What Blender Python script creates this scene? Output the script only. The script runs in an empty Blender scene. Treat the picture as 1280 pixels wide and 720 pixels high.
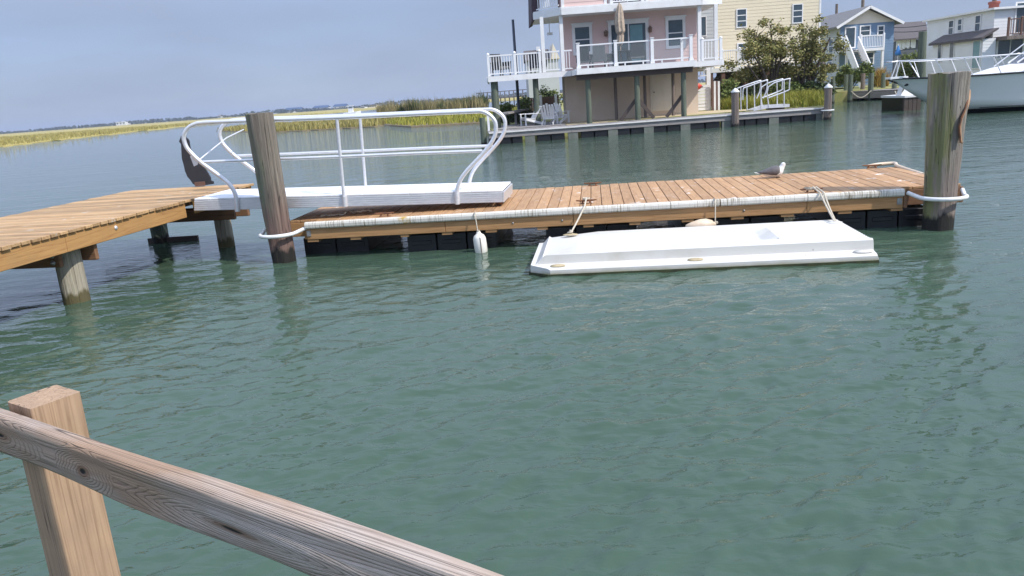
import bpy, bmesh, math, random
import numpy as np
from mathutils import Vector, Matrix, noise as mnoise
R = math.radians
rng = random.Random(7)
S = bpy.context.scene
COL = S.collection

# ------------------------------------------------------------------ camera
F, PIT, ROL, H = 960.0, R(14.0), R(4.2), 2.05          # focal length in px of a 1280 wide frame
FW = Vector((0, math.cos(PIT), -math.sin(PIT)))
UU = Vector((0, math.sin(PIT), math.cos(PIT)))
RT = Vector((math.cos(ROL), 0, 0)) - UU*math.sin(ROL)
UP = UU*math.cos(ROL) + Vector((math.sin(ROL), 0, 0))
EYE = Vector((0, 0, H))
cd = bpy.data.cameras.new('camera'); cam = bpy.data.objects.new('camera', cd); COL.objects.link(cam)
cd.sensor_width = 36; cd.lens = 36*F/1280; cd.clip_end = 20000; cd.clip_start = .05
m = Matrix.Identity(4)
for i in range(3):
    m[i][0], m[i][1], m[i][2], m[i][3] = RT[i], UP[i], -FW[i], EYE[i]
cam.matrix_world = m
S.camera = cam

# ------------------------------------------------------------------ light
SUN_EL, SUN_AZ = R(47), math.atan2(.85, -.53)           # azimuth from +Y towards +X
w = bpy.data.worlds.new('World'); S.world = w; w.use_nodes = True
wn = w.node_tree; wn.nodes.clear()
out = wn.nodes.new('ShaderNodeOutputWorld'); bg = wn.nodes.new('ShaderNodeBackground')
sky = wn.nodes.new('ShaderNodeTexSky'); sky.sky_type = 'NISHITA'; sky.sun_disc = False
sky.sun_elevation = SUN_EL; sky.sun_rotation = SUN_AZ
sky.air_density = 1.0; sky.dust_density = .3; sky.ozone_density = 4.0; sky.altitude = 0
# thin veil of high cloud in world directions
tc = wn.nodes.new('ShaderNodeTexCoord'); mp = wn.nodes.new('ShaderNodeMapping'); mp.inputs['Scale'].default_value = (2.2, 2.2, 9)
nz = wn.nodes.new('ShaderNodeTexNoise'); nz.inputs['Scale'].default_value = 2.0; nz.inputs['Detail'].default_value = 6
cr = wn.nodes.new('ShaderNodeMapRange'); cr.inputs[1].default_value = .3; cr.inputs[2].default_value = .75; cr.inputs[3].default_value = .80; cr.inputs[4].default_value = 1.0
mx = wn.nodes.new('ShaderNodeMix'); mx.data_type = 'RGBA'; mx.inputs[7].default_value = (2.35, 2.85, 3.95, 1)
tint = wn.nodes.new('ShaderNodeMix'); tint.data_type = 'RGBA'; tint.blend_type = 'MULTIPLY'; tint.inputs[0].default_value = 1
tint.inputs[7].default_value = (.86, .90, 1.12, 1)
L = wn.links.new
L(tc.outputs['Generated'], mp.inputs[0]); L(mp.outputs[0], nz.inputs['Vector']); L(nz.outputs[0], cr.inputs[0])
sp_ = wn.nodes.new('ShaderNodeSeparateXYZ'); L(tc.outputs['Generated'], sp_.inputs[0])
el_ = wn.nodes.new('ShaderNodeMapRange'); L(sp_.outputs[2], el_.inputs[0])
for i, q in enumerate((.11, .50, 1.0, 2.5)): el_.inputs[i+1].default_value = q  # extra veil brightness above the frame, added to lift water sheen and shadow fill
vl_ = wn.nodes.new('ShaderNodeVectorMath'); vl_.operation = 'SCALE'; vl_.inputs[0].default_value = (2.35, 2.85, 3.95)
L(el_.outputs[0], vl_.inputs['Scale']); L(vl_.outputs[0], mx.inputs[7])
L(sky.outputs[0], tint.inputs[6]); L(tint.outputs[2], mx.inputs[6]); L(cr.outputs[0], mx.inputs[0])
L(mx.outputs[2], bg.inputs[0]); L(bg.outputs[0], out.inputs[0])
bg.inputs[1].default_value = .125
sd = bpy.data.lights.new('sun', 'SUN'); sd.energy = 3.7; sd.angle = R(.5); sd.color = (1, .95, .87)
sun = bpy.data.objects.new('sun', sd); COL.objects.link(sun)
sv = Vector((math.sin(SUN_AZ)*math.cos(SUN_EL), math.cos(SUN_AZ)*math.cos(SUN_EL), math.sin(SUN_EL)))
sun.rotation_euler = sv.to_track_quat('Z', 'Y').to_euler(); sun.location = (30, -20, 40)
S.view_settings.view_transform = 'Standard'; S.view_settings.look = 'None'
S.view_settings.exposure = 0.30; S.view_settings.gamma = 1
S.cycles.max_bounces = 6; S.cycles.transparent_max_bounces = 6; S.cycles.use_denoising = True

# ------------------------------------------------------------------ helpers
def ray(x, y): return FW + RT*((x-640)/F) + UP*((360-y)/F)
def at(x, y, z=0.0):                                     # where a line of sight meets the level z
    d = ray(x, y); return EYE + d*((z-H)/d.z)
def aty(x, y, Y):                                        # where it meets the distance Y
    d = ray(x, y); return EYE + d*(Y/d.y)
def X(x, y, Y): return aty(x, y, Y).x
def Z(x, y, Y): return aty(x, y, Y).z

ROOT = {}
def tag(o, label=None, cat=None, group=None, kind=None):
    if label: o['label'] = label
    if cat: o['category'] = cat
    if group: o['group'] = group
    if kind: o['kind'] = kind
    return o
def thing(name, label, cat, loc, rz=0.0, group=None):
    o = bpy.data.objects.new(name, None); COL.objects.link(o)
    o.location = loc; o.rotation_euler = (0, 0, rz); o.empty_display_size = .2
    ROOT[o.name] = Matrix.Translation(Vector(loc)) @ Matrix.Rotation(rz, 4, 'Z')
    return tag(o, label, cat, group)
def rootmat(o):
    while o.parent: o = o.parent
    return ROOT.get(o.name, Matrix.Identity(4))
def copy_tree(o, parent=None):
    c = o.copy(); COL.objects.link(c); c.parent = parent
    for ch in list(o.children): copy_tree(ch, c)
    return c

class MB:
    def __init__(s): s.v = []; s.f = []; s.sm = []
    def add(s, vs, fs, smooth=False):
        n = len(s.v); s.v += [Vector(v) for v in vs]
        for f in fs: s.f.append([i+n for i in f]); s.sm.append(smooth)
        return s
    def box(s, c, d, M=None, rz=0.0):
        c = Vector(c); x, y, z = d[0]/2, d[1]/2, d[2]/2
        vs = [Vector((a, b, e)) for e in (-z, z) for b in (-y, y) for a in (-x, x)]
        if rz: M = Matrix.Rotation(rz, 3, 'Z')
        if M: vs = [M @ v for v in vs]
        return s.add([v+c for v in vs], [(0, 2, 3, 1), (4, 5, 7, 6), (0, 1, 5, 4), (2, 6, 7, 3), (0, 4, 6, 2), (1, 3, 7, 5)])
    def b2(s, lo, hi):
        lo, hi = Vector(lo), Vector(hi); return s.box((lo+hi)/2, hi-lo)
    def bar(s, p, q, wd, ht, up=(0, 0, 1)):
        p, q = Vector(p), Vector(q); d = (q-p); l = d.length; d.normalize(); u = Vector(up)
        sd_ = d.cross(u)
        if sd_.length < 1e-4: sd_ = d.cross(Vector((0, 1, 0)))
        sd_.normalize(); u = sd_.cross(d)
        M = Matrix((d, sd_, u)).transposed()
        return s.box((p+q)/2, (l, wd, ht), M)
    def tube(s, pts, r, n=8, caps=True, closed=False):
        pts = [Vector(p) for p in pts]; k = len(pts)
        rs = r if isinstance(r, (list, tuple)) else [r]*k
        vs = []; nrm = None
        for i, p in enumerate(pts):
            a = pts[i-1] if (i > 0 or closed) else p; b = pts[(i+1) % k] if (i < k-1 or closed) else p
            t = (b-a).normalized()
            if nrm is None:
                nrm = t.cross(Vector((0, 0, 1)))
                if nrm.length < .05: nrm = t.cross(Vector((1, 0, 0)))
            nrm = (nrm - t*nrm.dot(t)).normalized(); bn = t.cross(nrm)
            for j in range(n):
                an = 2*math.pi*j/n; vs.append(p + (nrm*math.cos(an)+bn*math.sin(an))*rs[i])
        fs = []
        for i in range(k if closed else k-1):
            for j in range(n):
                a = i*n+j; b = i*n+(j+1) % n; c = ((i+1) % k)*n+(j+1) % n; d = ((i+1) % k)*n+j
                fs.append((a, b, c, d))
        s.add(vs, fs, True)
        if caps and not closed:
            s.add(vs[:n], [tuple(range(n-1, -1, -1))]); s.add(vs[-n:], [tuple(range(n))])
        return s
    def lathe(s, prof, c=(0, 0, 0), n=16, M=None):
        c = Vector(c); vs = []
        for r, z in prof:
            for j in range(n):
                a = 2*math.pi*j/n; v = Vector((r*math.cos(a), r*math.sin(a), z))
                vs.append((M @ v if M else v)+c)
        fs = [(i*n+j, i*n+(j+1) % n, (i+1)*n+(j+1) % n, (i+1)*n+j) for i in range(len(prof)-1) for j in range(n)]
        s.add(vs, fs, True)
        s.add(vs[:n], [tuple(range(n-1, -1, -1))]); s.add(vs[-n:], [tuple(range(n))])
        return s
    def ext(s, poly, vec):                                # a flat outline given real thickness
        poly = [Vector(p) for p in poly]; vec = Vector(vec); n = len(poly)
        vs = poly+[p+vec for p in poly]
        return s.add(vs, [tuple(range(n-1, -1, -1)), tuple(range(n, 2*n))]+[(i, (i+1) % n, n+(i+1) % n, n+i) for i in range(n)])
    def build(s, name, mat, parent=None, local=False, bevel=0.0, clean=True):
        me = bpy.data.meshes.new(name); vs = s.v; off = None
        if parent is not None:
            if not local:
                Mi = rootmat(parent).inverted(); vs = [Mi @ v for v in vs]
        else:
            xs = [v.x for v in vs]; ys = [v.y for v in vs]
            off = Vector(((min(xs)+max(xs))/2, (min(ys)+max(ys))/2, min(v.z for v in vs)))
            vs = [v-off for v in vs]
        me.from_pydata([tuple(v) for v in vs], [], s.f)
        me.polygons.foreach_set('use_smooth', s.sm)
        if clean or bevel:
            bm = bmesh.new(); bm.from_mesh(me)
            if bevel:
                es = [e for e in bm.edges if len(e.link_faces) == 2 and e.calc_face_angle(0) > .6]
                bmesh.ops.bevel(bm, geom=es, offset=bevel, segments=1, affect='EDGES', clamp_overlap=True)
            bmesh.ops.recalc_face_normals(bm, faces=bm.faces); bm.to_mesh(me); bm.free()
        me.materials.append(mat)
        o = bpy.data.objects.new(name, me); COL.objects.link(o)
        if off is not None: o.location = off
        if parent is not None: o.parent = parent
        return o

def arc(pts, k=6):                                        # Catmull-Rom through points
    P = [Vector(p) for p in pts]; P = [P[0]*2-P[1]]+P+[P[-1]*2-P[-2]]; o = []
    for i in range(1, len(P)-2):
        for j in range(k):
            t = j/k; a, b, c, d = P[i-1:i+3]
            o.append(.5*((2*b)+(c-a)*t+(2*a-5*b+4*c-d)*t*t+(3*b-a-3*c+d)*t**3))
    return o+[P[-2]]

# ------------------------------------------------------------------ materials
def newmat(name):
    mt = bpy.data.materials.new(name); mt.use_nodes = True
    return mt, mt.node_tree, mt.node_tree.nodes['Principled BSDF']
def nd(nt, t, **kw):
    n = nt.nodes.new(t)
    for k, v in kw.items(): setattr(n, k, v)
    return n
def coords(nt, scale, kind='Object', loc=(0, 0, 0)):
    t = nd(nt, 'ShaderNodeTexCoord'); mpn = nd(nt, 'ShaderNodeMapping')
    mpn.inputs['Scale'].default_value = scale; mpn.inputs['Location'].default_value = loc
    nt.links.new(t.outputs[kind], mpn.inputs[0]); return mpn.outputs[0]
def noisef(nt, vec, sc=1, det=4, rough=.55, dist=0.0):
    n = nd(nt, 'ShaderNodeTexNoise'); n.inputs['Scale'].default_value = sc; n.inputs['Detail'].default_value = det
    n.inputs['Roughness'].default_value = rough; n.inputs['Distortion'].default_value = dist
    nt.links.new(vec, n.inputs['Vector']); return n.outputs[0]
def mathn(nt, op, a, b=None, c=None, clamp=False):
    n = nd(nt, 'ShaderNodeMath', operation=op, use_clamp=clamp)
    for i, v in enumerate((a, b, c)):
        if v is None: continue
        if isinstance(v, (int, float)): n.inputs[i].default_value = v
        else: nt.links.new(v, n.inputs[i])
    return n.outputs[0]
def rng_(nt, v, a, b, c=0, d=1):
    n = nd(nt, 'ShaderNodeMapRange'); nt.links.new(v, n.inputs[0])
    for i, q in enumerate((a, b, c, d)): n.inputs[i+1].default_value = q
    return n.outputs[0]
def mixc(nt, f, a, b, mode='MIX'):
    n = nd(nt, 'ShaderNodeMix', data_type='RGBA', blend_type=mode)
    for sk, v in ((0, f), (6, a), (7, b)):
        if isinstance(v, (int, float)): n.inputs[sk].default_value = v
        elif isinstance(v, tuple): n.inputs[sk].default_value = (*v, 1) if len(v) == 3 else v
        else: nt.links.new(v, n.inputs[sk])
    return n.outputs[2]
def bumpn(nt, bs, hgt, st, dist):
    n = nd(nt, 'ShaderNodeBump'); n.inputs['Strength'].default_value = st; n.inputs['Distance'].default_value = dist
    nt.links.new(hgt, n.inputs['Height']); nt.links.new(n.outputs[0], bs.inputs['Normal']); return n
def vary(nt, col, lo, hi):                                # each loose piece (board, leaf) its own tone
    g = nd(nt, 'ShaderNodeNewGeometry'); v = rng_(nt, g.outputs['Random Per Island'], 0, 1, lo, hi)
    cx = nd(nt, 'ShaderNodeCombineColor')
    for i in range(3): nt.links.new(v, cx.inputs[i])
    return mixc(nt, 1.0, col, cx.outputs[0], 'MULTIPLY')

def plain(name, col, rough=.5, metal=0.0, col2=None, sc=6, bump=0.0, bsc=40, stretch=(1, 1, 1), var=None, thr=(.35, .7), trans=0):
    mt, nt, bs = newmat(name)
    v = coords(nt, stretch)
    c2 = col2 or tuple(x*.8 for x in col)
    c = mixc(nt, rng_(nt, noisef(nt, v, sc, 5, .6), *thr), col, c2)
    if var: c = vary(nt, c, *var)
    nt.links.new(c, bs.inputs['Base Color']); bs.inputs['Roughness'].default_value = rough; bs.inputs['Metallic'].default_value = metal
    if bump: bumpn(nt, bs, noisef(nt, v, bsc, 3), bump, .01)
    return mt
def wood(name, col, dark, stretch, rough=.7, var=(.8, 1.12), bump=.25, lines=12, worn=None, wornthr=(.55, .75), blotch=None):
    """grain = contour lines of noise stretched along the board"""
    mt, nt, bs = newmat(name)
    v = coords(nt, stretch)
    g = nd(nt, 'ShaderNodeNewGeometry')
    ad = nd(nt, 'ShaderNodeVectorMath', operation='MULTIPLY_ADD'); ad.inputs[0].default_value = (1, 1, 1)
    cb = nd(nt, 'ShaderNodeCombineXYZ')
    for i in range(3): nt.links.new(mathn(nt, 'MULTIPLY', g.outputs['Random Per Island'], 37.0+i*11), cb.inputs[i])
    nt.links.new(cb.outputs[0], ad.inputs[1]); ad.inputs[1].default_value = (1, 1, 1)
    sm = nd(nt, 'ShaderNodeVectorMath', operation='ADD'); nt.links.new(v, sm.inputs[0]); nt.links.new(cb.outputs[0], sm.inputs[1])
    n1 = noisef(nt, sm.outputs[0], 1, 3, .5)
    ln = mathn(nt, 'PINGPONG', mathn(nt, 'MULTIPLY', n1, lines), .5)
    ln = rng_(nt, ln, 0, .5, 1, 0)
    ln = mathn(nt, 'POWER', ln, 3)
    fine = noisef(nt, sm.outputs[0], 6, 4, .7)
    f = mathn(nt, 'ADD', mathn(nt, 'MULTIPLY', ln, .55), mathn(nt, 'MULTIPLY', rng_(nt, fine, .35, .75), .55), clamp=True)
    c = mixc(nt, f, col, dark)
    v2 = coords(nt, (1, 1, 1))
    if worn: c = mixc(nt, rng_(nt, noisef(nt, v2, 2.3, 6, .65), *wornthr), c, worn)
    if blotch: c = mixc(nt, rng_(nt, noisef(nt, v2, 5, 6, .7),   .61, .67, 0, .9), c, blotch)
    if var: c = vary(nt, c, *var)
    nt.links.new(c, bs.inputs['Base Color']); bs.inputs['Roughness'].default_value = rough
    bumpn(nt, bs, mathn(nt, 'SUBTRACT', 1, f), bump, .006)
    return mt
M = {}
M['deck'] = wood('dock_board_wood', (.46, .27, .13), (.29, .155, .075), (7, .7, 7), var=(.82, 1.15), worn=(.44, .28, .165), blotch=(.68, .62, .56), lines=6)
M['pier_deck'] = wood('pier_board_wood', (.49, .315, .155), (.29, .165, .075), (.7, 7, 7), var=(.60, 1.22), worn=(.44, .30, .17), blotch=(.5, .42, .33), lines=6)
M['beam'] = wood('treated_beam_wood', (.40, .225, .095), (.27, .135, .05), (.5, 5, 8), var=(.85, 1.1), lines=8, worn=(.30, .17, .07))
M['pier_beam'] = wood('pier_stringer_wood', (.42, .235, .085), (.28, .135, .045), (5, .5, 8), var=(.85, 1.1), lines=8, worn=(.34, .20, .08))
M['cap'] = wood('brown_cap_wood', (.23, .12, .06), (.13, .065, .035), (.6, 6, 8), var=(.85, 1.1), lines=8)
M['grey_wood'] = wood('weathered_grey_wood', (.33, .31, .30), (.17, .15, .145), (.5, 6, 8), var=(.75, 1.15), lines=8, worn=(.26, .22, .21))
M['edge_cap'] = wood('bleached_edge_wood', (.70, .69, .67), (.52, .50, .49), (.5, 6, 8), var=(.9, 1.1))
M['pale_board'] = plain('pale_green_board', (.17, .18, .16), .7, 0, (.12, .13, .11), 5)
M['dark_wood'] = wood('dark_stained_wood', (.10, .075, .065), (.05, .04, .035), (.5, 6, 8), var=(.8, 1.1))
M['brown_fence'] = wood('brown_fence_wood', (.16, .085, .06), (.09, .05, .04), (6, 6, .5), var=(.8, 1.15))
def pile_mat(name, col, dark, green, gthr, wet=.1, gside=0.0, wetcol=(.018, .016, .013), low=None):
    mt, nt, bs = newmat(name)
    v = coords(nt, (22, 22, .5)); n1 = noisef(nt, v, 1, 6, .7)
    st = rng_(nt, n1, .40, .62)
    ck = mathn(nt, 'PINGPONG', mathn(nt, 'MULTIPLY', noisef(nt, coords(nt, (7, 7, .16), loc=(3, 1, 0)), 1, 3, .6), 7), .5)
    ck = rng_(nt, ck, .0, .035, 1, 0)
    fine = rng_(nt, noisef(nt, coords(nt, (60, 60, 2.5)), 1, 4, .7), .4, .65)
    blot = rng_(nt, noisef(nt, coords(nt, (6, 6, 1.6), loc=(0, 5, 2)), 1, 6, .7), .42, .60)
    c = mixc(nt, mathn(nt, 'MULTIPLY', st, .75), col, dark)
    c = mixc(nt, mathn(nt, 'MULTIPLY', fine, .45), c, dark)
    c = mixc(nt, mathn(nt, 'MULTIPLY', blot, .35), c, tuple(.55*(a+b) for a, b in zip(col, dark)))
    t = nd(nt, 'ShaderNodeNewGeometry'); sx = nd(nt, 'ShaderNodeSeparateXYZ'); nt.links.new(t.outputs['Position'], sx.inputs[0])
    if low: c = mixc(nt, rng_(nt, mathn(nt, 'ADD', sx.outputs[2], mathn(nt, 'MULTIPLY', noisef(nt, coords(nt, (8, 8, .8)), 1, 3), 1.2)), 1.0, 1.7, .8, 0), c, low)
    gn = noisef(nt, coords(nt, (6, 6, .9)), 1, 5, .65)
    if gside:                                             # algae on the side away from the sun
        t2 = nd(nt, 'ShaderNodeTexCoord'); s2 = nd(nt, 'ShaderNodeSeparateXYZ'); nt.links.new(t2.outputs['Object'], s2.inputs[0])
        gn = mathn(nt, 'ADD', gn, mathn(nt, 'MULTIPLY', s2.outputs[0], -gside))
    c = mixc(nt, rng_(nt, gn, gthr, gthr+.14, 0, .75), c, green)
    c = mixc(nt, mathn(nt, 'MULTIPLY', ck, .9), c, (.025, .02, .017))
    jag = noisef(nt, coords(nt, (12, 12, 2)), 1, 3)
    zz = mathn(nt, 'ADD', sx.outputs[2], mathn(nt, 'MULTIPLY', mathn(nt, 'SUBTRACT', jag, .5), .30))
    c = mixc(nt, rng_(nt, zz, wet, wet+.06, 1, 0), c, wetcol)
    nt.links.new(c, bs.inputs['Base Color']); bs.inputs['Roughness'].default_value = .85
    hh = mathn(nt, 'SUBTRACT', mathn(nt, 'SUBTRACT', 1, mathn(nt, 'MULTIPLY', st, .5)), ck)
    bumpn(nt, bs, mathn(nt, 'ADD', hh, mathn(nt, 'MULTIPLY', fine, -.25)), .8, .02)
    return mt
M['pile_red'] = pile_mat('reddish_pile_wood', (.27, .235, .19), (.07, .055, .045), (.17, .20, .12), .52, .15, .5, low=(.19, .11, .09))
M['pile_grey'] = pile_mat('grey_pile_wood', (.36, .325, .28), (.06, .05, .04), (.17, .185, .055), .54, .17, .9, low=(.25, .195, .17))
M['pile_green'] = pile_mat('green_treated_pile_wood', (.16, .19, .14), (.07, .085, .065), (.25, .27, .18), .6, .1)
M['pile_pale'] = pile_mat('pale_pile_wood', (.50, .46, .36), (.27, .23, .17), (.33, .33, .19), .60, .12, wetcol=(.12, .10, .045))
M['pile_brown'] = pile_mat('brown_post_wood', (.26, .21, .18), (.11, .085, .075), (.3, .28, .25), .6, .1)
M['alu'] = plain('aluminium', (.80, .80, .81), .38, .55, (.66, .66, .68), 9, stretch=(1, 8, 8))
M['alu_deck'] = plain('white_gangway_plank', (.80, .80, .81), .5, 0, (.72, .72, .73), 5)
M['white'] = plain('white_paint', (.80, .80, .80), .5, 0, (.72, .71, .70), 2.5)
M['white_vinyl'] = plain('white_vinyl', (.82, .82, .83), .4, 0, (.76, .76, .77), 2)
M['plastic'] = plain('white_raft_plastic', (.61, .595, .56), .5, 0, (.52, .49, .42), 2.2, .12, 60, thr=(.5, .8))
def raft_mat():
    mt = M['plastic']; nt = mt.node_tree; bs = nt.nodes['Principled BSDF']; src = bs.inputs['Base Color'].links[0].from_socket
    v = nd(nt, 'ShaderNodeTexVoronoi'); v.inputs['Scale'].default_value = 9; nt.links.new(coords(nt, (1, 1.4, 1)), v.inputs['Vector'])
    gate = rng_(nt, noisef(nt, coords(nt, (1.3, 1.3, 1.3), loc=(2, 0, 0)), 1, 2), .52, .56)
    sp = mathn(nt, 'MULTIPLY', rng_(nt, v.outputs['Distance'], .07, .13, 1, 0), gate)
    c = mixc(nt, mathn(nt, 'MULTIPLY', sp, .8), src, (.17, .12, .07))
    g = nd(nt, 'ShaderNodeNewGeometry'); s2 = nd(nt, 'ShaderNodeSeparateXYZ'); nt.links.new(g.outputs['Position'], s2.inputs[0])
    z = mathn(nt, 'ADD', s2.outputs[2], mathn(nt, 'MULTIPLY', noisef(nt, coords(nt, (6, 6, 6)), 1, 4), .05))
    c = mixc(nt, rng_(nt, z, .045, .085, .75, 0), c, (.28, .27, .15))
    nt.links.new(c, bs.inputs['Base Color'])
raft_mat()
M['tan'] = plain('tan_patch', (.50, .41, .25), .7, 0, (.36, .29, .18), 20)
M['black'] = plain('black_float_plastic', (.008, .008, .010), .4, 0, (.015, .015, .017), 6, .2, 30)
M['rope'] = plain('pale_rope', (.62, .56, .46), .9, 0, (.40, .35, .27), 60, .6, 90)
M['fender'] = plain('white_fender_vinyl', (.76, .74, .68), .4, 0, (.55, .53, .45), 7, thr=(.5, .75))
M['oldfender'] = plain('yellowed_fender_vinyl', (.70, .57, .43), .5, 0, (.55, .42, .3), 7)
M['steel'] = plain('galvanised_steel', (.42, .42, .42), .5, .7, (.25, .24, .23), 14)
M['rusty'] = plain('rusty_metal', (.28, .12, .05), .8, .2, (.06, .04, .035), 12, .5, 40)
M['orange_rust'] = plain('orange_rust', (.42, .20, .075), .7, 0, (.50, .36, .24), 9, .4, 40)
M['pole'] = plain('blue_grey_pole', (.12, .14, .18), .6, .2, (.09, .11, .14), 8)
M['slate'] = plain('dark_grey_board', (.026, .027, .034), .7, 0, (.018, .019, .025), 8)
M['pvc'] = plain('white_pvc_hoop', (.74, .74, .73), .4, 0, (.52, .50, .46), 8, thr=(.5, .8))
def strip_mat():
    mt, nt, bs = newmat('stained_rub_strip')
    n = noisef(nt, coords(nt, (52, 2, 2)), 1, 4, .75); n2 = noisef(nt, coords(nt, (1.1, 2, 2)), 1, 3, .6)
    th = mathn(nt, 'ADD', n, mathn(nt, 'MULTIPLY', mathn(nt, 'SUBTRACT', n2, .5), .5))
    c = mixc(nt, rng_(nt, th, .52, .66), (.66, .63, .56), (.17, .13, .07))
    c = mixc(nt, rng_(nt, noisef(nt, coords(nt, (3, 3, 3), loc=(4, 0, 0)), 1, 4), .62, .68), c, (.50, .32, .06))
    nt.links.new(c, bs.inputs['Base Color']); bs.inputs['Roughness'].default_value = .5
    return mt
M['strip'] = strip_mat()
M['glass'] = plain('dark_window_glass', (.05, .075, .10), .06, 0, (.07, .10, .12), 1)
M['teal_glass'] = plain('teal_window_glass', (.16, .30, .32), .08, 0, (.10, .22, .26), .8)
M['pink'] = plain('pink_siding', (.73, .53, .49), .6, 0, (.69, .50, .46), 1.5)
M['yellow'] = plain('cream_siding', (.72, .63, .46), .6, 0, (.68, .59, .43), 1)
M['blue'] = plain('blue_siding', (.17, .26, .38), .6, 0, (.15, .23, .34), 1)
M['cream'] = plain('cream_gable_siding', (.74, .66, .54), .6, 0, (.70, .63, .52), 1)
M['grey_siding'] = plain('grey_siding', (.48, .50, .50), .6, 0, (.44, .46, .46), 1)
M['dark_siding'] = plain('charcoal_siding', (.085, .095, .11), .6, 0, (.075, .085, .10), 1)
M['white_siding'] = plain('white_siding', (.74, .75, .76), .6, 0, (.68, .69, .70), 1)
M['far_roof'] = plain('far_blue_roof', (.03, .07, .16), .7, 0, (.025, .06, .14), 2)
M['stucco'] = plain('beige_stucco', (.65, .54, .43), .85, 0, (.60, .48, .37), 1.3, .3, 50)
M['door'] = plain('cream_door_paint', (.72, .66, .54), .5, 0, (.66, .6, .5), 3)
M['shingle'] = plain('grey_shingle', (.23, .22, .22), .9, 0, (.15, .145, .145), 9, .5, 30)
M['purple_shingle'] = plain('purple_brown_shingle', (.10, .065, .08), .9, 0, (.055, .035, .045), 9, .5, 30)
M['brown_roof'] = plain('brown_shingle', (.12, .105, .105), .9, 0, (.08, .07, .07), 9, .5, 30)
M['wicker'] = plain('dark_wicker', (.05, .055, .065), .8, 0, (.02, .02, .025), 40, .6, 60)
M['greyfabric'] = plain('grey_cushion', (.17, .175, .18), .9, 0, (.11, .115, .12), 25)
M['umbrella'] = plain('beige_umbrella_cloth', (.50, .40, .31), .9, 0, (.30, .24, .19), 7)
M['bluecloth'] = plain('blue_umbrella_cloth', (.05, .22, .55), .8, 0, (.04, .16, .42), 7)
M['red'] = plain('red_kayak_plastic', (.62, .06, .03), .35, 0, (.5, .05, .03), 4)
M['brick'] = plain('red_brick', (.30, .09, .06), .9, 0, (.2, .06, .045), 20)
M['bronze'] = plain('bronze_lantern', (.25, .17, .13), .5, .3, (.16, .11, .09), 12)
M['hull'] = plain('white_gelcoat', (.82, .82, .81), .3, 0, (.79, .79, .78), 1)
M['boot'] = plain('black_bottom_paint', (.01, .012, .02), .4, 0, (.02, .02, .03), 4)
M['canvas'] = plain('tan_canvas', (.50, .42, .33), .85, 0, (.42, .35, .27), 5)
M['tint'] = plain('tinted_windshield', (.06, .07, .10), .08, 0, (.10, .11, .15), 2)
M['gull_white'] = plain('white_feathers', (.78, .77, .74), .8, 0, (.70, .68, .66), 20)
M['gull_grey'] = plain('grey_feathers', (.13, .12, .125), .8, 0, (.09, .085, .09), 25)
M['beak'] = plain('dark_beak', (.05, .03, .025), .5)
M['bark'] = plain('grey_bark', (.15, .12, .095), .9, 0, (.08, .065, .055), 12, .6, 30)
def leafmat(name, a, b, c, lo=.55, hi=1.35):
    mt, nt, bs = newmat(name)
    g = nd(nt, 'ShaderNodeNewGeometry'); r = g.outputs['Random Per Island']
    cl = mixc(nt, rng_(nt, r, .0, .6), a, b); cl = mixc(nt, rng_(nt, r, .7, 1), cl, c)
    cl = mixc(nt, rng_(nt, noisef(nt, coords(nt, (1, 1, 1)), .35, 4), .35, .65, 0, .55), cl, b)
    nt.links.new(cl, bs.inputs['Base Color']); bs.inputs['Roughness'].default_value = .65
    bs.inputs['Specular IOR Level'].default_value = .25
    return mt
M['leaf'] = leafmat('green_brown_leaves', (.15, .165, .055), (.25, .24, .08), (.36, .27, .12))
M['shrub'] = leafmat('bright_shrub_leaves', (.07, .10, .025), (.15, .19, .05), (.22, .24, .08))
M['dkshrub'] = leafmat('dark_shrub_leaves', (.03, .05, .018), (.06, .085, .03), (.11, .13, .045))
M['reed'] = leafmat('dry_reed_stalks', (.17, .16, .07), (.27, .23, .11), (.34, .28, .15))
M['grass'] = leafmat('yellow_green_grass', (.16, .20, .03), (.30, .29, .05), (.38, .34, .07))
M['marshgrass'] = leafmat('golden_marsh_grass', (.27, .245, .08), (.34, .29, .105), (.21, .22, .07))
M['flax'] = leafmat('orange_ornamental_grass', (.30, .17, .04), (.38, .24, .06), (.24, .22, .05))
M['farwood'] = leafmat('far_treeline_leaves', (.03, .045, .03), (.05, .06, .04), (.07, .075, .045))
M['sand'] = plain('sand', (.56, .46, .30), .95, 0, (.46, .37, .22), 2.5, .4, 60)
M['lawn'] = plain('rough_lawn', (.20, .23, .06), .95, 0, (.36, .31, .13), 1.2, .5, 40)
M['marshmud'] = plain('marsh_ground', (.42, .33, .09), .95, 0, (.32, .28, .08), .12, .4, 5, stretch=(1, .4, 1))
M['mud'] = plain('brown_mud_bank', (.20, .15, .09), .9, 0, (.12, .10, .05), 3, .5, 30)

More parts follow.
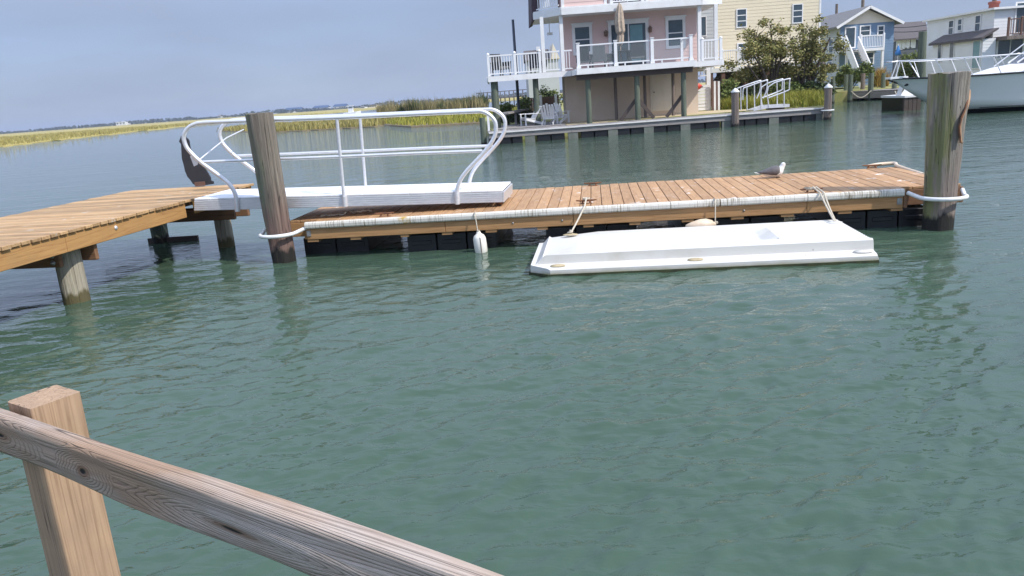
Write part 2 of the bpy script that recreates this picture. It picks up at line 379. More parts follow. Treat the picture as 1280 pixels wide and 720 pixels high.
# ------------------------------------------------------------------ water
def make_water():
    mt, nt, bs = newmat('bay_water')
    c = mixc(nt, rng_(nt, noisef(nt, coords(nt, (.12, .2, 1)), 1, 4), .35, .7), (.053, .092, .063), (.047, .082, .058))
    nt.links.new(c, bs.inputs['Base Color'])
    bs.inputs['Roughness'].default_value = .022; bs.inputs['IOR'].default_value = 1.333
    a = R(20)
    t = nd(nt, 'ShaderNodeTexCoord'); mpn = nd(nt, 'ShaderNodeMapping')
    mpn.inputs['Rotation'].default_value = (0, 0, -a); mpn.inputs['Scale'].default_value = (1.6, 4.2, 1)
    nt.links.new(t.outputs['Object'], mpn.inputs[0])
    n1 = noisef(nt, mpn.outputs[0], 2.2, 3, .55, .6)
    n2 = noisef(nt, mpn.outputs[0], .5, 3, .5, .4)
    n3 = noisef(nt, mpn.outputs[0], .11, 4, .55, .3)
    hsum = mathn(nt, 'ADD', mathn(nt, 'ADD', mathn(nt, 'MULTIPLY', n1, .42), mathn(nt, 'MULTIPLY', n2, .5)), mathn(nt, 'MULTIPLY', n3, 1.5))
    bumpn(nt, bs, hsum, .6, .06)
    # surface: rows ever coarser with distance
    rs = [.25]
    while rs[-1] < 4000: rs.append(rs[-1]+max(.018, rs[-1]**2*7.4e-4))
    rs = np.array(rs); fine = np.linspace(-48, 48, 900); co = np.concatenate([np.arange(-180, -48, 4), fine, np.arange(52, 181, 4)])
    th = np.radians(co)
    rr, tt = np.meshgrid(rs, th, indexing='ij')
    x = rr*np.sin(tt); y = rr*np.cos(tt); z = np.zeros_like(x)
    g = np.random.RandomState(5)
    dr = np.gradient(rs)[:, None]; da = np.gradient(th)[None, :]*rr
    sp = np.maximum(dr, np.minimum(da, 5))
    K = 220
    for i in range(K):
        lam = .08*(1.1/.08)**(g.rand()**1.25)
        dirn = a+R(90)+g.normal(0, R(36))
        k = 2*math.pi/lam
        amp = .0050*lam**1.0 if lam < .28 else .0050*.28*(lam/.28)**.15
        wgt = np.clip((lam/sp-2.2)/2, 0, 1)
        ph = g.rand()*6.283
        u = k*(x*math.cos(dirn)+y*math.sin(dirn))+ph
        warp = .6*np.sin(.9*x*math.sin(ph*3)+.7*y+ph*2)
        z += amp*wgt*np.sin(u+warp)*.68
    # calmer in patches
    z *= .8+.25*np.sin(.35*x+.2*y)*np.sin(.27*y-.15*x+1)
    z += np.clip((rr-400)/1e9, 0, 0)
    nr, nc = x.shape
    co3 = np.stack([x, y, z], -1).reshape(-1, 3).astype(np.float32)
    idx = np.arange(nr*nc).reshape(nr, nc)
    q = np.stack([idx[:-1, :-1], idx[:-1, 1:], idx[1:, 1:], idx[1:, :-1]], -1).reshape(-1, 4)[:, ::-1]
    me = bpy.data.meshes.new('water'); me.vertices.add(len(co3)); me.vertices.foreach_set('co', co3.ravel())
    me.loops.add(q.size); me.loops.foreach_set('vertex_index', q.ravel().astype(np.int32))
    me.polygons.add(len(q)); me.polygons.foreach_set('loop_start', np.arange(0, q.size, 4, dtype=np.int32))
    me.polygons.foreach_set('loop_total', np.full(len(q), 4, dtype=np.int32))
    me.polygons.foreach_set('use_smooth', np.ones(len(q), dtype=bool))
    me.update(); me.validate(); me.materials.append(mt)
    o = bpy.data.objects.new('water', me); COL.objects.link(o); tag(o, kind='structure')
make_water()

# ------------------------------------------------------------------ land, marsh
def slab(name, pts, ztop, mat, zbot=-1.2, slope=.6, kind='structure'):
    mb = MB(); n = len(pts); c = sum((Vector((p[0], p[1], 0)) for p in pts), Vector())/n
    top = [Vector((p[0], p[1], ztop)) for p in pts]
    bot = [Vector((p[0], p[1], 0))+(Vector((p[0], p[1], 0))-c).normalized()*slope+Vector((0, 0, zbot)) for p in pts]
    mb.add(top+bot, [tuple(range(n))]+[(i, (i+1) % n, n+(i+1) % n, n+i) for i in range(n)])
    return tag(mb.build(name, mat), kind=kind)
def inpoly(x, y, P):
    c = False; j = len(P)-1
    for i in range(len(P)):
        if (P[i][1] > y) != (P[j][1] > y) and x < (P[j][0]-P[i][0])*(y-P[i][1])/(P[j][1]-P[i][1])+P[i][0]: c = not c
        j = i
    return c
def blades(name, P, n, h, wd, mat, z0, seed, label=None, cat=None, lean=.25, parent=None, kind='stuff', bias=None):
    g = random.Random(seed); xs = [p[0] for p in P]; ys = [p[1] for p in P]; mb = MB(); k = 0; vs = []; fs = []
    while k < n:
        x, y = g.uniform(min(xs), max(xs)), g.uniform(min(ys), max(ys))
        if not inpoly(x, y, P) or (bias and g.random() > bias(x, y)): continue
        q = mnoise.noise((x*.5, y*.5, seed))*.5+.75+(mnoise.noise((x*.22, seed, 5))*.45 if h > 2 else 0)
        hh = h*g.uniform(.55, 1.15)*q; a = g.uniform(0, 6.28); lx, ly = g.gauss(0, lean)*hh, g.gauss(0, lean)*hh
        dx, dy = math.cos(a)*wd/2, math.sin(a)*wd/2; i = len(vs)
        vs += [Vector((x-dx, y-dy, z0-.05)), Vector((x+dx, y+dy, z0-.05)), Vector((x+dx*.7+lx*.4, y+dy*.7+ly*.4, z0+hh*.6)), Vector((x-dx*.7+lx*.4, y-dy*.7+ly*.4, z0+hh*.6)), Vector((x+lx, y+ly, z0+hh))]
        fs += [(i, i+1, i+2, i+3), (i+3, i+2, i+4)]; k += 1
    mb.add(vs, fs); o = mb.build(name, mat, parent, clean=False)
    return tag(o, label, cat, kind=kind)

GZ = .52
LOT = [(-.4, 37.6), (8, 38.2), (15.2, 39.2), (16.6, 44), (19.5, 52), (21.5, 58), (60, 62), (60, 160), (10, 160), (4, 95), (-1, 72), (-1.2, 66), (-.9, 48)]
slab('ground', LOT, GZ, M['lawn'], slope=.15)
slab('sand_yard', [(3.2, 37.75), (12.5, 38.9), (13.2, 39.4), (12.0, 41.6), (9.9, 44.0), (3.2, 43.0)], GZ+.004, M['sand'], GZ-.03, 0)
BLOT = [(20.2, 57.0), (30, 54.6), (60, 49), (70, 49), (70, 63), (21, 63)]
slab('bulkhead_ground', BLOT, .7, M['lawn'])
# grassy spit left of the pink house, running back to the reeds
SPIT = [(at(600, 155).x+.9, 64.4), (at(575, 156.5).x, 66.2), (at(540, 158.2).x, 67.5), (at(513, 160).x, 68.6), (at(492, 157).x, 78), (at(474, 154.3).x, 92), (-24, 118), (-30, 150), (20, 170), (6, 100)]
slab('spit_ground', SPIT, .12, M['mud'], slope=1.2)
blades('spit_grass', [(p[0], p[1]+.7) for p in SPIT[:7]]+[(6, 112), (3, 70)], 9000, .8, .10, M['grass'], .1, 3)
REED = [(-14.5, 96), (-9, 92), (-2.0, 90), (-1.2, 96), (-5, 101), (-16, 103)]
def reedbias(x, y): return max(0, min(1, .5+mnoise.noise((x*.25, y*.25, 2))*1.4))
blades('tall_reeds', REED, 7000, 2.45, .09, M['reed'], .2, 4, 'tall dry reeds with feathery tips along the spit behind the gangway', None, .12, bias=reedbias)
blades('green_reeds', [(-12, 93.5), (-6.5, 92), (-2, 92), (-1.4, 99), (-10, 99)], 3200, 2.3, .12, M['dkshrub'], .2, 14, lean=.16, bias=reedbias)
# low marsh island behind the gangway rails
def wig(px, amt, sd_): return mnoise.noise((px*.06, sd_, 0))*amt
ISL = [tuple(at(px, 165.5-(px-345)*.055+wig(px, 1.0, 3))[:2]) for px in range(338, 472, 10)]+[(-11.5, 98), (-14, 104), (-30, 125), (-45, 125)]
slab('marsh_island_ground', ISL, .05, M['mud'], slope=1)
blades('marsh_island_grass', [(a*.999, b+.4) for a, b in ISL], 9000, .80, .13, M['marshgrass'], .12, 5)
# wide golden marsh at the left, far bank behind it
MAR = [(-330, 60), (-150, 92)]+[tuple(at(px, 184-px*.118+(max(px,0)*.02)**1.6*.12+wig(px, 1.1, 8))[:2]) for px in range(-20, 262, 12)]+[(-95, 330), (-70, 520), (-40, 700), (-60, 1500), (-1500, 1500), (-1500, 60)]
slab('marsh_ground', MAR, .12, M['marshmud'], slope=1)
def mb_(x, y): return 1.0 if y < 330 else .25
blades('marsh_grass', [(-200, 86)]+[(a-1.2, b+.5) for a, b in MAR[2:-6]]+[(-80, 420), (-230, 420), (-260, 150)], 30000, .95, .24, M['marshgrass'], .1, 6, bias=mb_)
FARM = [(-40, 420), (60, 330), (160, 260), (400, 240), (400, 1500), (-200, 1500), (-150, 720)]
slab('far_marsh_ground', FARM, .3, M['marshmud'], slope=2)
slab('far_shore_ground', [(-2500, 1500), (2500, 1500), (2500, 3200), (-2500, 3200)], 1.0, M['marshmud'], slope=5)
def treeline():
    g = random.Random(11); vs = []; fs = []
    for i in range(5200):
        x = g.uniform(-1500, 700); y = g.uniform(1505, 1600)
        hh = 2+7*max(0, mnoise.noise((x*.008, 3, 0))*.9+.35+.35*mnoise.noise((x*.04, 9, 0)))
        z = 1+g.random()*hh; s_ = g.uniform(1.2, 3); a = g.uniform(0, 3.14); t = g.uniform(-.8, .8)
        u = Vector((math.cos(a), math.sin(a), t*.5))*s_; v = Vector((-math.sin(a)*t, math.cos(a)*t*.4, 1)).normalized()*s_*.8
        c = Vector((x, y, z)); k = len(vs); vs += [c-u-v, c+u-v*.8, c+u*.8+v, c-u*.9+v*.7]; fs.append((k, k+1, k+2, k+3))
    mb = MB().add(vs, fs); tag(mb.build('far_treeline', M['farwood'], clean=False), kind='stuff')
treeline()

def haze():
    mt = bpy.data.materials.new('pale_sea_haze'); mt.use_nodes = True; nt = mt.node_tree; nt.nodes.clear()
    o_ = nt.nodes.new('ShaderNodeOutputMaterial'); v = nt.nodes.new('ShaderNodeVolumePrincipled')
    v.inputs['Color'].default_value = (.66, .76, .97, 1); v.inputs['Density'].default_value = .00022; v.inputs['Anisotropy'].default_value = .2
    nt.links.new(v.outputs[0], o_.inputs['Volume'])
    o = MB().b2((-4200, -4200, -4), (4200, 4200, 26)).build('haze', mt); tag(o, kind='stuff')
haze()

# ------------------------------------------------------------------ foliage
def leaves(mb, blobs, n, size, g, shell=.55):
    wts = [b[1][0]*b[1][1]*b[1][2] for b in blobs]
    for _ in range(n):
        c, r = g.choices(blobs, wts)[0]
        d = Vector((g.gauss(0, 1), g.gauss(0, 1), g.gauss(0, 1))).normalized()*(shell+(1-shell)*g.random())
        p = Vector(c)+Vector((d.x*r[0], d.y*r[1], d.z*r[2]))
        p += Vector((g.gauss(0, .06), g.gauss(0, .06), g.gauss(0, .06)))
        s_ = size*g.uniform(.6, 1.35)
        u = Vector((g.gauss(0, 1), g.gauss(0, 1), g.gauss(0, .6))).normalized(); v = u.cross(Vector((g.gauss(0, 1), g.gauss(0, 1), g.gauss(0, 1)))).normalized()
        k = len(mb.v)
        mb.v += [p-u*s_, p-v*s_*.45, p+u*s_, p+v*s_*.45]; mb.f.append([k, k+1, k+2, k+3]); mb.sm.append(False)
def bush(name, label, cat, c, r, n, size, mat, seed, stems=5, group=None):
    g = random.Random(seed); c = Vector(c)
    t = thing(name, label, cat, (c.x, c.y, c.z), 0, group)
    bl = []
    for i in range(9):
        d = Vector((g.uniform(-1, 1), g.uniform(-1, 1), g.uniform(.25, 1)))
        bl.append((c+Vector((d.x*r[0]*.65, d.y*r[1]*.65, d.z*r[2]*.75)), (r[0]*g.uniform(.25, .45), r[1]*g.uniform(.25, .45), r[2]*g.uniform(.18, .32))))
    mb = MB(); leaves(mb, bl, n, size, g, .35); mb.build('foliage', mat, t, clean=False)
    sm = MB()
    for i in range(stems):
        b = bl[i][0]; sm.tube([c+Vector((g.uniform(-.1, .1), g.uniform(-.1, .1), -.1)), (c+b)/2+Vector((0, 0, .1)), b], [.035, .025, .012], 6)
    sm.build('stem', M['bark'], t)
    return t

# ------------------------------------------------------------------ piles
def pile_mesh(base, top, r0, r1, n=40, rings=36, rough=.012, seed=0):
    base, top = Vector(base), Vector(top); mb = MB(); d = (top-base); vs = []
    for i in range(rings+1):
        t = i/rings; c = base+d*t; r = r0+(r1-r0)*t
        for j in range(n):
            a = 2*math.pi*j/n; h = c.z
            nn = mnoise.noise((math.cos(a)*2+seed, math.sin(a)*2, h*.6))*rough*1.2+mnoise.noise((math.cos(a)*9+seed, math.sin(a)*9, h*.35))*rough*.9
            nn += mnoise.noise((math.cos(a)*3, math.sin(a)*3+seed, h*6))*rough*.35
            rr = r+nn
            zz = 0 if i < rings else mnoise.noise((math.cos(a)*3, math.sin(a)*3, seed))*.02
            vs.append(c+Vector((math.cos(a)*rr, math.sin(a)*rr, zz)))
    fs = [(i*n+j, i*n+(j+1) % n, (i+1)*n+(j+1) % n, (i+1)*n+j) for i in range(rings) for j in range(n)]
    mb.add(vs, fs, True)
    k = len(mb.v); mb.add(vs[-n:]+[top+Vector((0, 0, .012))], [(j, (j+1) % n, n) for j in range(n)]); mb.add(vs[:n], [tuple(range(n))])
    return mb
b0 = at(352, 329) + Vector((0, .15, 0)); t0 = aty(324, 142, b0.y)
pl = pile_mesh(b0+(b0-t0)*.5, t0, .155, .187, rough=.012, seed=1).build('mooring_pile', M['pile_red'])
tag(pl, 'leaning reddish brown wooden mooring pile in front of the white gangway', 'pile')
b1 = at(1181, 289) + Vector((0, .165, 0)); t1 = aty(1187, 91, b1.y)
tr = thing('mooring_pile', 'thick weathered grey mooring pile with a peeling rusty strip at the dock end', 'pile', (b1.x, b1.y, -1))
pile_mesh(b1+(b1-t1)*.5, t1, .155, .225, rough=.016, seed=5).build('shaft', M['pile_grey'], tr)
mb = MB()                                                 # rusted strip curling away from the pile
pth = [aty(1209.5, 111, b1.y-.06), aty(1209, 122, b1.y-.11), aty(1206, 135, b1.y-.17), aty(1201, 148, b1.y-.205), aty(1198.5, 160, b1.y-.21), aty(1200, 178, b1.y-.20)]
pa = [p+Vector((-.005, -.02, 0)) for p in arc(pth, 5)]; vs = []
for i, p in enumerate(pa):
    t = i/(len(pa)-1); wd = .02+.07*math.sin(math.pi*min(1, t*1.05))
    o1 = Vector((wd*.9, .10*math.sin(math.pi*t), -.015)); vs += [p, p+o1, p+o1+Vector((.006, -.012, 0)), p+Vector((-.004, -.012, 0))]
fs = [(i*4+j, i*4+(j+1) % 4, i*4+4+(j+1) % 4, i*4+4+j) for i in range(len(pa)-1) for j in range(4)]+[(0, 1, 2, 3), (len(vs)-4, len(vs)-3, len(vs)-2, len(vs)-1)]
mb.add(vs, fs, True); mb.build('rusty_strip', M['orange_rust'], tr)
MB().tube([p+Vector((-.006, -.012, 0)) for p in pa], [.012]*len(pa), 6).build('strip_edge', M['rusty'], tr)

# ------------------------------------------------------------------ floating dock
DZ = .52
_p0, _p1 = at(381, 278.5, DZ), at(1130, 236.5, DZ)
DA = math.atan2(_p1.y-_p0.y, _p1.x-_p0.x)
dock = thing('floating_dock', 'long floating dock with orange brown boards, white rub strip and black floats', 'dock', (_p0.x, _p0.y, 0), DA)
DI = ROOT[dock.name].inverted()
def dl(px, py, z=DZ): return DI @ at(px, py, z)            # pixel on deck level -> dock's own axes
def nx(px): return dl(px, 278.5-(px-381)*.0561).x          # along the near edge
LN = (_p1-_p0).length; LX, RX, FYD = -.34, LN+.78, 2.45       # left end, right end, far side
NYL, NYR = .30, .20                                         # the near edge steps back behind the two piles
SB, ST = DZ-.245, DZ-.042
mb = MB(); x = LX; g = random.Random(3)
while x < RX-.06:
    y0 = .0 if -.01 < x < LN-.05 else NYL if x < 0 else NYR
    mb.b2((x, y0+.004, DZ-.036+g.uniform(-.003, .003)), (x+.142, FYD+.02+g.uniform(-.01, .01), DZ+g.uniform(-.003, .003))); x += .1510
mb.build('deck', M['deck'], dock, True, bevel=.004)
def skirt(a, b, y, z0=SB, z1=ST, d=.045): return MB().b2((a, y, z0), (b, y+d, z1))
cuts = [0, nx(555), nx(716), nx(1009), LN]
for a, b in zip(cuts[:-1], cuts[1:]): skirt(a+.002, b-.002, .0).build('skirt_board', M['beam'], dock, True, bevel=.006)
skirt(LX, -.004, NYL).build('skirt_board', M['beam'], dock, True, bevel=.006)
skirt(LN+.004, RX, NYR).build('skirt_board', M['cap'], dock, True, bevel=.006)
skirt(LX, RX, FYD-.045).build('skirt_board', M['beam'], dock, True, bevel=.006)
MB().b2((LX-.045, NYL, SB), (LX-.002, FYD, ST)).build('skirt_board', M['beam'], dock, True, bevel=.006)
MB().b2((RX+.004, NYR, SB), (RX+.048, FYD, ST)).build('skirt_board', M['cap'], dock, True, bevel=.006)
MB().b2((-.05, .047, SB), (-.004, NYL, ST-.002)).build('corner_block', M['beam'], dock, True)
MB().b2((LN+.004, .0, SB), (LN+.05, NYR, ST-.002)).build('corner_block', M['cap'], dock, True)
mb = MB()
for y in (.7, 1.3, 1.9): mb.b2((LX+.02, y, DZ-.22), (RX-.02, y+.045, DZ-.038))
mb.build('joist', M['cap'], dock, True)
tabs = [(381, 395), (435, 448), (498, 508), (550, 563), (605, 619), (670, 683), (728, 741), (786, 800), (852, 867), (914, 930), (977, 993), (1049, 1066), (1115, 1130)]
for a, b in tabs:
    MB().b2((nx(a), .012, SB-.036), (nx(b), 2.35, SB-.002)).build('float_bearer', M['beam'], dock, True)
for a, b in ((364, 449), (503, 618), (680, 797), (853, 986), (1050, 1172)):
    xa, xb = nx(a), nx(b)
    mb = MB(); nseg = 3 if b-a > 100 else 2
    for i in range(nseg):
        p = xa+(xb-xa)*i/nseg; q = xa+(xb-xa)*(i+1)/nseg-.02
        y0 = .14 if xa > -.1 else .36
        mb.b2((p, y0, -.35), (q, 2.3, SB-.038))
        for k in range(2): mb.b2((p+.06, y0-.012, -.06+k*.15), (q-.06, y0+.002, .0+k*.15))
    mb.build('float', M['black'], dock, True, bevel=.012)
# rub strip, rounded over the edge in lengths
cs = [0, nx(470), nx(592), nx(716), nx(838), nx(900), nx(1009), nx(1060), LN]
for a, b in zip(cs[:-1], cs[1:]):
    mb = MB(); prof = [(.03, DZ+.006), (-.012, DZ+.008), (-.034, DZ-.004), (-.042, DZ-.03), (-.038, DZ-.07), (-.022, DZ-.088), (-.004, DZ-.088), (-.004, DZ+.002), (.03, DZ+.002)]
    mb.ext([(a+.004, p[0], p[1]) for p in prof], (b-a-.008, 0, 0)); mb.build('rub_strip', M['strip'], dock, True)
pf = [dl(1086, 210)+Vector((0, .05, .02)), dl(1100, 208)+Vector((0, .03, .03)), dl(1118, 206.7)+Vector((0, 0, .03)), Vector((RX, FYD-.05, DZ+.03)), Vector((RX+.04, FYD-.3, DZ+.0)), Vector((RX+.05, 1.5, DZ-.02))]
MB().tube(arc(pf, 5), .03, 8).build('rub_strip', M['oldfender'], dock, True)['label'] = 'yellowed foam strip curling over far corner'
def hoop(cx, cy, x0, x1, r, z):
    mb = MB(); pts = [Vector((x0, .02, z)), Vector((x0-.05, -.05, z))]
    pts = [Vector((x0, .0, z+.05))]
    for i in range(13):
        a = math.pi*(1+i/12); pts.append(Vector((cx+math.cos(a)*r, cy+math.sin(a)*r*1.0, z)))
    pts.append(Vector((x1, .02, z+.05)))
    return mb.tube(arc(pts, 3), .027, 10)
lp = DI @ Vector((b0.x-.0, b0.y, .3)); rp = DI @ Vector((b1.x, b1.y, .3))
h1 = hoop(lp.x-.02, lp.y-.02, lp.x-.26, lp.x+.36, .25, .40); h1.build('pile_hoop', M['pvc'], dock, True)
h2 = hoop(rp.x+.03, rp.y+.0, rp.x-.34, rp.x+.34, .27, .42); h2.build('pile_hoop', M['pvc'], dock, True)
mb = MB().b2((.01, -.012, SB+.05), (.07, -.001, SB+.13)); mb.build('hoop_bracket', M['steel'], dock, True)
mb = MB().b2((LN-.08, -.012, SB+.05), (LN-.02, -.001, SB+.13)); mb.build('hoop_bracket', M['steel'], dock, True)
for px in (640, 702, 930):
    a = nx(px); MB().lathe([(.0, 0), (.014, 0), (.014, .008), (.0, .012)], (a, .0, SB+.08), 10, Matrix.Rotation(R(90), 3, 'X')).build('bolt', M['steel'], dock, True)
def cleat(p, a=0.0, s=1.0):
    mb = MB(); Rm = Matrix.Rotation(a, 3, 'Z')
    def q(v): return Rm @ (Vector(v)*s)+p
    mb.tube([q((-.16, 0, .055)), q((-.10, 0, .05)), q((0, 0, .048)), q((.10, 0, .05)), q((.16, 0, .055))], [.010*s, .014*s, .016*s, .014*s, .010*s], 8)
    for dx in (-.05, .05): mb.tube([q((dx*1.3, 0, 0)), q((dx, 0, .05))], [.018*s, .013*s], 8)
    mb.box(q((0, 0, .004)), (.17*s, .05*s, .008), Rm)
    return mb
CL = [dl(733, 255)+Vector((0, .04, 0)), dl(741, 232)+Vector((0, -.03, 0)), dl(1088, 209.6)+Vector((0, -.07, 0)), dl(1015, 241)+Vector((0, .03, 0)), dl(480, 271)+Vector((0, .03, 0))]
for c in CL: cleat(c, 0, .9).build('cleat', M['rusty'], dock, True)

# ------------------------------------------------------------------ left pier
PZ = .923
pd = Vector((.17, 1, 0)).normalized(); pn = Vector((pd.y, -pd.x, 0)); PO = Vector((-4.667, 10.892, 0))
pa_ = math.atan2(-pd.x, pd.y)
pier = thing('timber_pier', 'raised timber pier with pale brown boards and a thick side beam', 'pier', (PO.x, PO.y, 0), pa_)
# own axes: +y away along the pier, x=0 its right edge
mb = MB(); y = -7.2; g = random.Random(9)
while y < 2.32:
    x1 = g.uniform(-.006, .012); y1 = y+.124
    mb.b2((-2.30+g.uniform(-.02, .02), y, PZ-.038+g.uniform(-.003, .003)), (x1, y1, PZ+g.uniform(-.003, .003))); y += .141
mb.build('deck', M['pier_deck'], pier, True, bevel=.004)
MB().b2((-.075, -7.2, PZ-.25), (-.028, -2.17, PZ-.041)).build('side_beam', M['pier_beam'], pier, True, bevel=.006)
MB().b2((-.075, -2.164, PZ-.25), (-.028, .30, PZ-.041)).build('side_beam', M['pier_beam'], pier, True, bevel=.006)
MB().b2((-.075, .56, PZ-.23), (-.028, 2.33, PZ-.041)).build('side_beam', M['pier_beam'], pier, True, bevel=.006)
MB().b2((-2.26, -7.2, PZ-.25), (-2.21, 2.33, PZ-.041)).build('side_beam', M['pier_beam'], pier, True, bevel=.006)
MB().b2((-2.207, 2.28, PZ-.23), (-.077, 2.33, PZ-.041)).build('end_beam', M['pier_beam'], pier, True, bevel=.006)
mb = MB()
for x in (-.8, -1.6): mb.b2((x, -7.1, PZ-.23), (x+.045, 2.27, PZ-.04))
mb.build('joist', M['cap'], pier, True)
PII = ROOT[pier.name].inverted()
def capbeam(y, x1, z0, z1, thick=.05):
    return MB().b2((-2.35, y-thick/2, z0), (x1, y+thick/2, z1))
pp = PII @ (at(88, 381)+Vector((0, .16, 0)))
capbeam(pp.y-.19, pp.x+.06, PZ-.45, PZ-.253, .06).build('cap_beam', M['cap'], pier, True, bevel=.008)
capbeam(pp.y+.19, pp.x+.25, PZ-.45, PZ-.253, .06).build('cap_beam', M['cap'], pier, True, bevel=.008)
q2 = PII @ at(284, 308); be = PII @ aty(300, 272, 12.35)
capbeam(q2.y-.17, be.x, PZ-.46, PZ-.29, .07).build('cap_beam', M['cap'], pier, True, bevel=.008)
capbeam(q2.y+.17, be.x+.06, PZ-.46, PZ-.29, .07).build('cap_beam', M['cap'], pier, True, bevel=.008)
RP = ROOT[pier.name]
def pier_pile(lx, ly, r, zt, mat, seed):
    b = RP @ Vector((lx, ly, -1)); t = RP @ Vector((lx-.01, ly, zt))
    pile_mesh(b, t, r, r, 28, 24, .008, seed).build('pile', mat, pier)
pier_pile(pp.x+.0, pp.y, .15, PZ-.253, M['pile_pale'], 3)
pier_pile(-2.0, pp.y, .15, PZ-.255, M['pile_green'], 4)
pier_pile(q2.x, q2.y, .13, PZ-.29, M['pile_pale'], 6)
q3 = PII @ at(202, 303); pier_pile(q3.x, q3.y, .14, PZ-.05, M['pile_green'], 7)
pier_pile(-2.0, -6.2, .15, PZ-.255, M['pile_green'], 8); pier_pile(-.2, -6.2, .15, PZ-.255, M['pile_green'], 9)
MB().bar(at(186, 303, .02), at(248, 299, .02), .05, .14).build('cross_brace', M['dark_wood'], pier)
bl = PII @ at(101, 292, .75)
for y in (bl.y,): MB().lathe([(0, 0), (.028, 0), (.028, .01), (.02, .018), (0, .02)], (-.029, y, PZ-.12), 12, Matrix.Rotation(R(90), 3, 'Y')).build('bolt', M['alu'], pier, True)
for z in (PZ-.39, PZ-.31): MB().lathe([(0, 0), (.03, 0), (.03, .015), (.014, .02), (.014, .035), (0, .036)], (pp.x-.02, pp.y-.221, z), 10, Matrix.Rotation(R(90), 3, 'X')).build('bolt', M['steel'], pier, True)
# dark upright cut-out panel near the pier's far end
YB = 13.38
out_px = [(246.5, 232), (266.5, 229), (266, 226), (263, 225), (262.5, 221), (259, 215), (256, 210), (252, 206), (248, 204), (244, 199), (240, 191), (237, 184), (236, 178), (235.5, 174.5), (230, 168.5), (226, 169), (225.5, 171), (223.5, 176), (226, 179), (226.5, 188), (227, 197), (229.5, 206), (231, 213), (234, 220), (237.5, 224), (241, 229)]
tp = thing('cutout_panel', 'dark grey upright board with an irregular outline standing on the pier end', 'panel', tuple(aty(256, 231, YB).xy)+(PZ,))
poly = [aty(a, b, YB) for a, b in out_px]; zmin = min(p.z for p in poly)
poly = [Vector((p.x, p.y, p.z-zmin+PZ+.004)) for p in poly]
MB().ext(poly, (.0, .045, 0)).build('panel', M['slate'], tp)
c = aty(251, 229.5, YB); MB().box((c.x, YB-.035, PZ+.045), (.16, .065, .07)).build('foot_block', M['brown_fence'], tp)

# ------------------------------------------------------------------ gangway
GY0, GY1 = 11.137, 10.986                                    # near side at the pier end and at the dock end
def gy(px): return GY0+(GY1-GY0)*(px-243)/(637-243)
def gp(px, py): return aty(px, py, gy(px))
WID = Vector((.14, .995, 0))
gw = thing('gangway', 'white aluminium gangway with curved tube handrails bridging pier and floating dock', 'gangway', (-2.3, 11.6, .52))
A, B = gp(243, 250.5), gp(628, 239.8); Ab, Bb = gp(243, 263.5), gp(628, 252.8)
dirg = (B-A).normalized(); lenG = (B-A).length
def beam(off):
    mb = MB(); up = Vector((0, 0, 1))
    mb.ext([A+off, B+off, Bb+off, Ab+off], WID.normalized()*.05)
    for t in (.12, .32, .52, .72, .9):                     # extrusion ribs
        p = A.lerp(Ab, t)+off; q = B.lerp(Bb, t)+off; mb.bar(p-WID.normalized()*.004, q-WID.normalized()*.004, .008, .012)
    return mb
beam(Vector((0, 0, 0))).build('side_beam', M['alu'], gw)
beam(WID).build('side_beam', M['alu'], gw)
mb = MB(); n = 20
for i in range(n):
    p = A+(B-A)*((i+.02)/n)+Vector((0, -.006, .004)); q = A+(B-A)*((i+.985)/n)+Vector((0, -.006, .004))
    mb.ext([p, q, q+WID+Vector((0, .06, 0)), p+WID+Vector((0, .06, 0))], (0, 0, .022))
mb.build('deck', M['alu_deck'], gw, bevel=.003)
MB().ext([B+dirg*.004, Bb+dirg*.004, Bb+WID+dirg*.004, B+WID+dirg*.004], dirg*.02).build('end_plate', M['alu'], gw)
near = [(297, 253), (294.5, 242), (288, 231), (276, 220.5), (263, 211), (250, 201), (240.5, 192), (234, 184), (230.5, 174), (231.5, 166.5), (236.5, 159.5), (244, 155.3), (255, 153.2), (300, 151.3), (421, 147), (520, 142.5), (590, 139.4), (603, 139.6), (612, 144), (618.5, 151.5), (620, 161), (618, 171), (611, 183), (598, 198), (584, 213), (575, 226), (571, 240), (570.5, 247)]
NP = [gp(a, b) for a, b in near]; pth = arc(NP, 4)
for off in (Vector((0, -.02, 0)), WID+Vector((.0, .03, 0))):
    MB().tube([p+off for p in pth], .030, 10).build('handrail', M['alu'], gw)
    mid = [gp(251, 202.5), gp(330, 199.5), gp(430, 195.5), gp(520, 191.5), gp(603, 188.6)]
    MB().tube([p+off for p in mid], .022, 8).build('mid_rail', M['alu'], gw)
    MB().tube([gp(421.5, 148)+off, gp(430.5, 249)+off], .024, 8).build('stanchion', M['alu'], gw)
    for a, b, c_ in ((296.5, 250, 264), (430.8, 245, 258), (571, 241, 255)):
        MB().tube([gp(a, b)+off, gp(a+1.0, c_)+off], .037, 10).build('socket', M['alu'], gw)
MB().tube([gp(250, 199)+Vector((0, .0, 0)), gp(262, 175)+WID*.5, gp(268, 166)+WID*.9], .010, 6).build('diagonal_rod', M['alu'], gw)
pl_ = gp(243, 200); MB().ext([gp(237, 195)+Vector((0, .01, 0)), gp(247, 200)+Vector((0, .01, 0)), gp(246, 206)+Vector((0, .01, 0)), gp(242, 208)+Vector((0, .01, 0))], (0, .02, 0)).build('gusset', M['alu'], gw)
for off in (WID*.12, WID*.88):
    c = gp(622, 252)+off; MB().lathe([(0, -.03), (.05, -.03), (.055, 0), (.05, .03), (0, .03)], (c.x, c.y, DZ+.057), 14, Matrix.Rotation(R(90), 3, 'X')).build('roller', M['rusty'], gw)

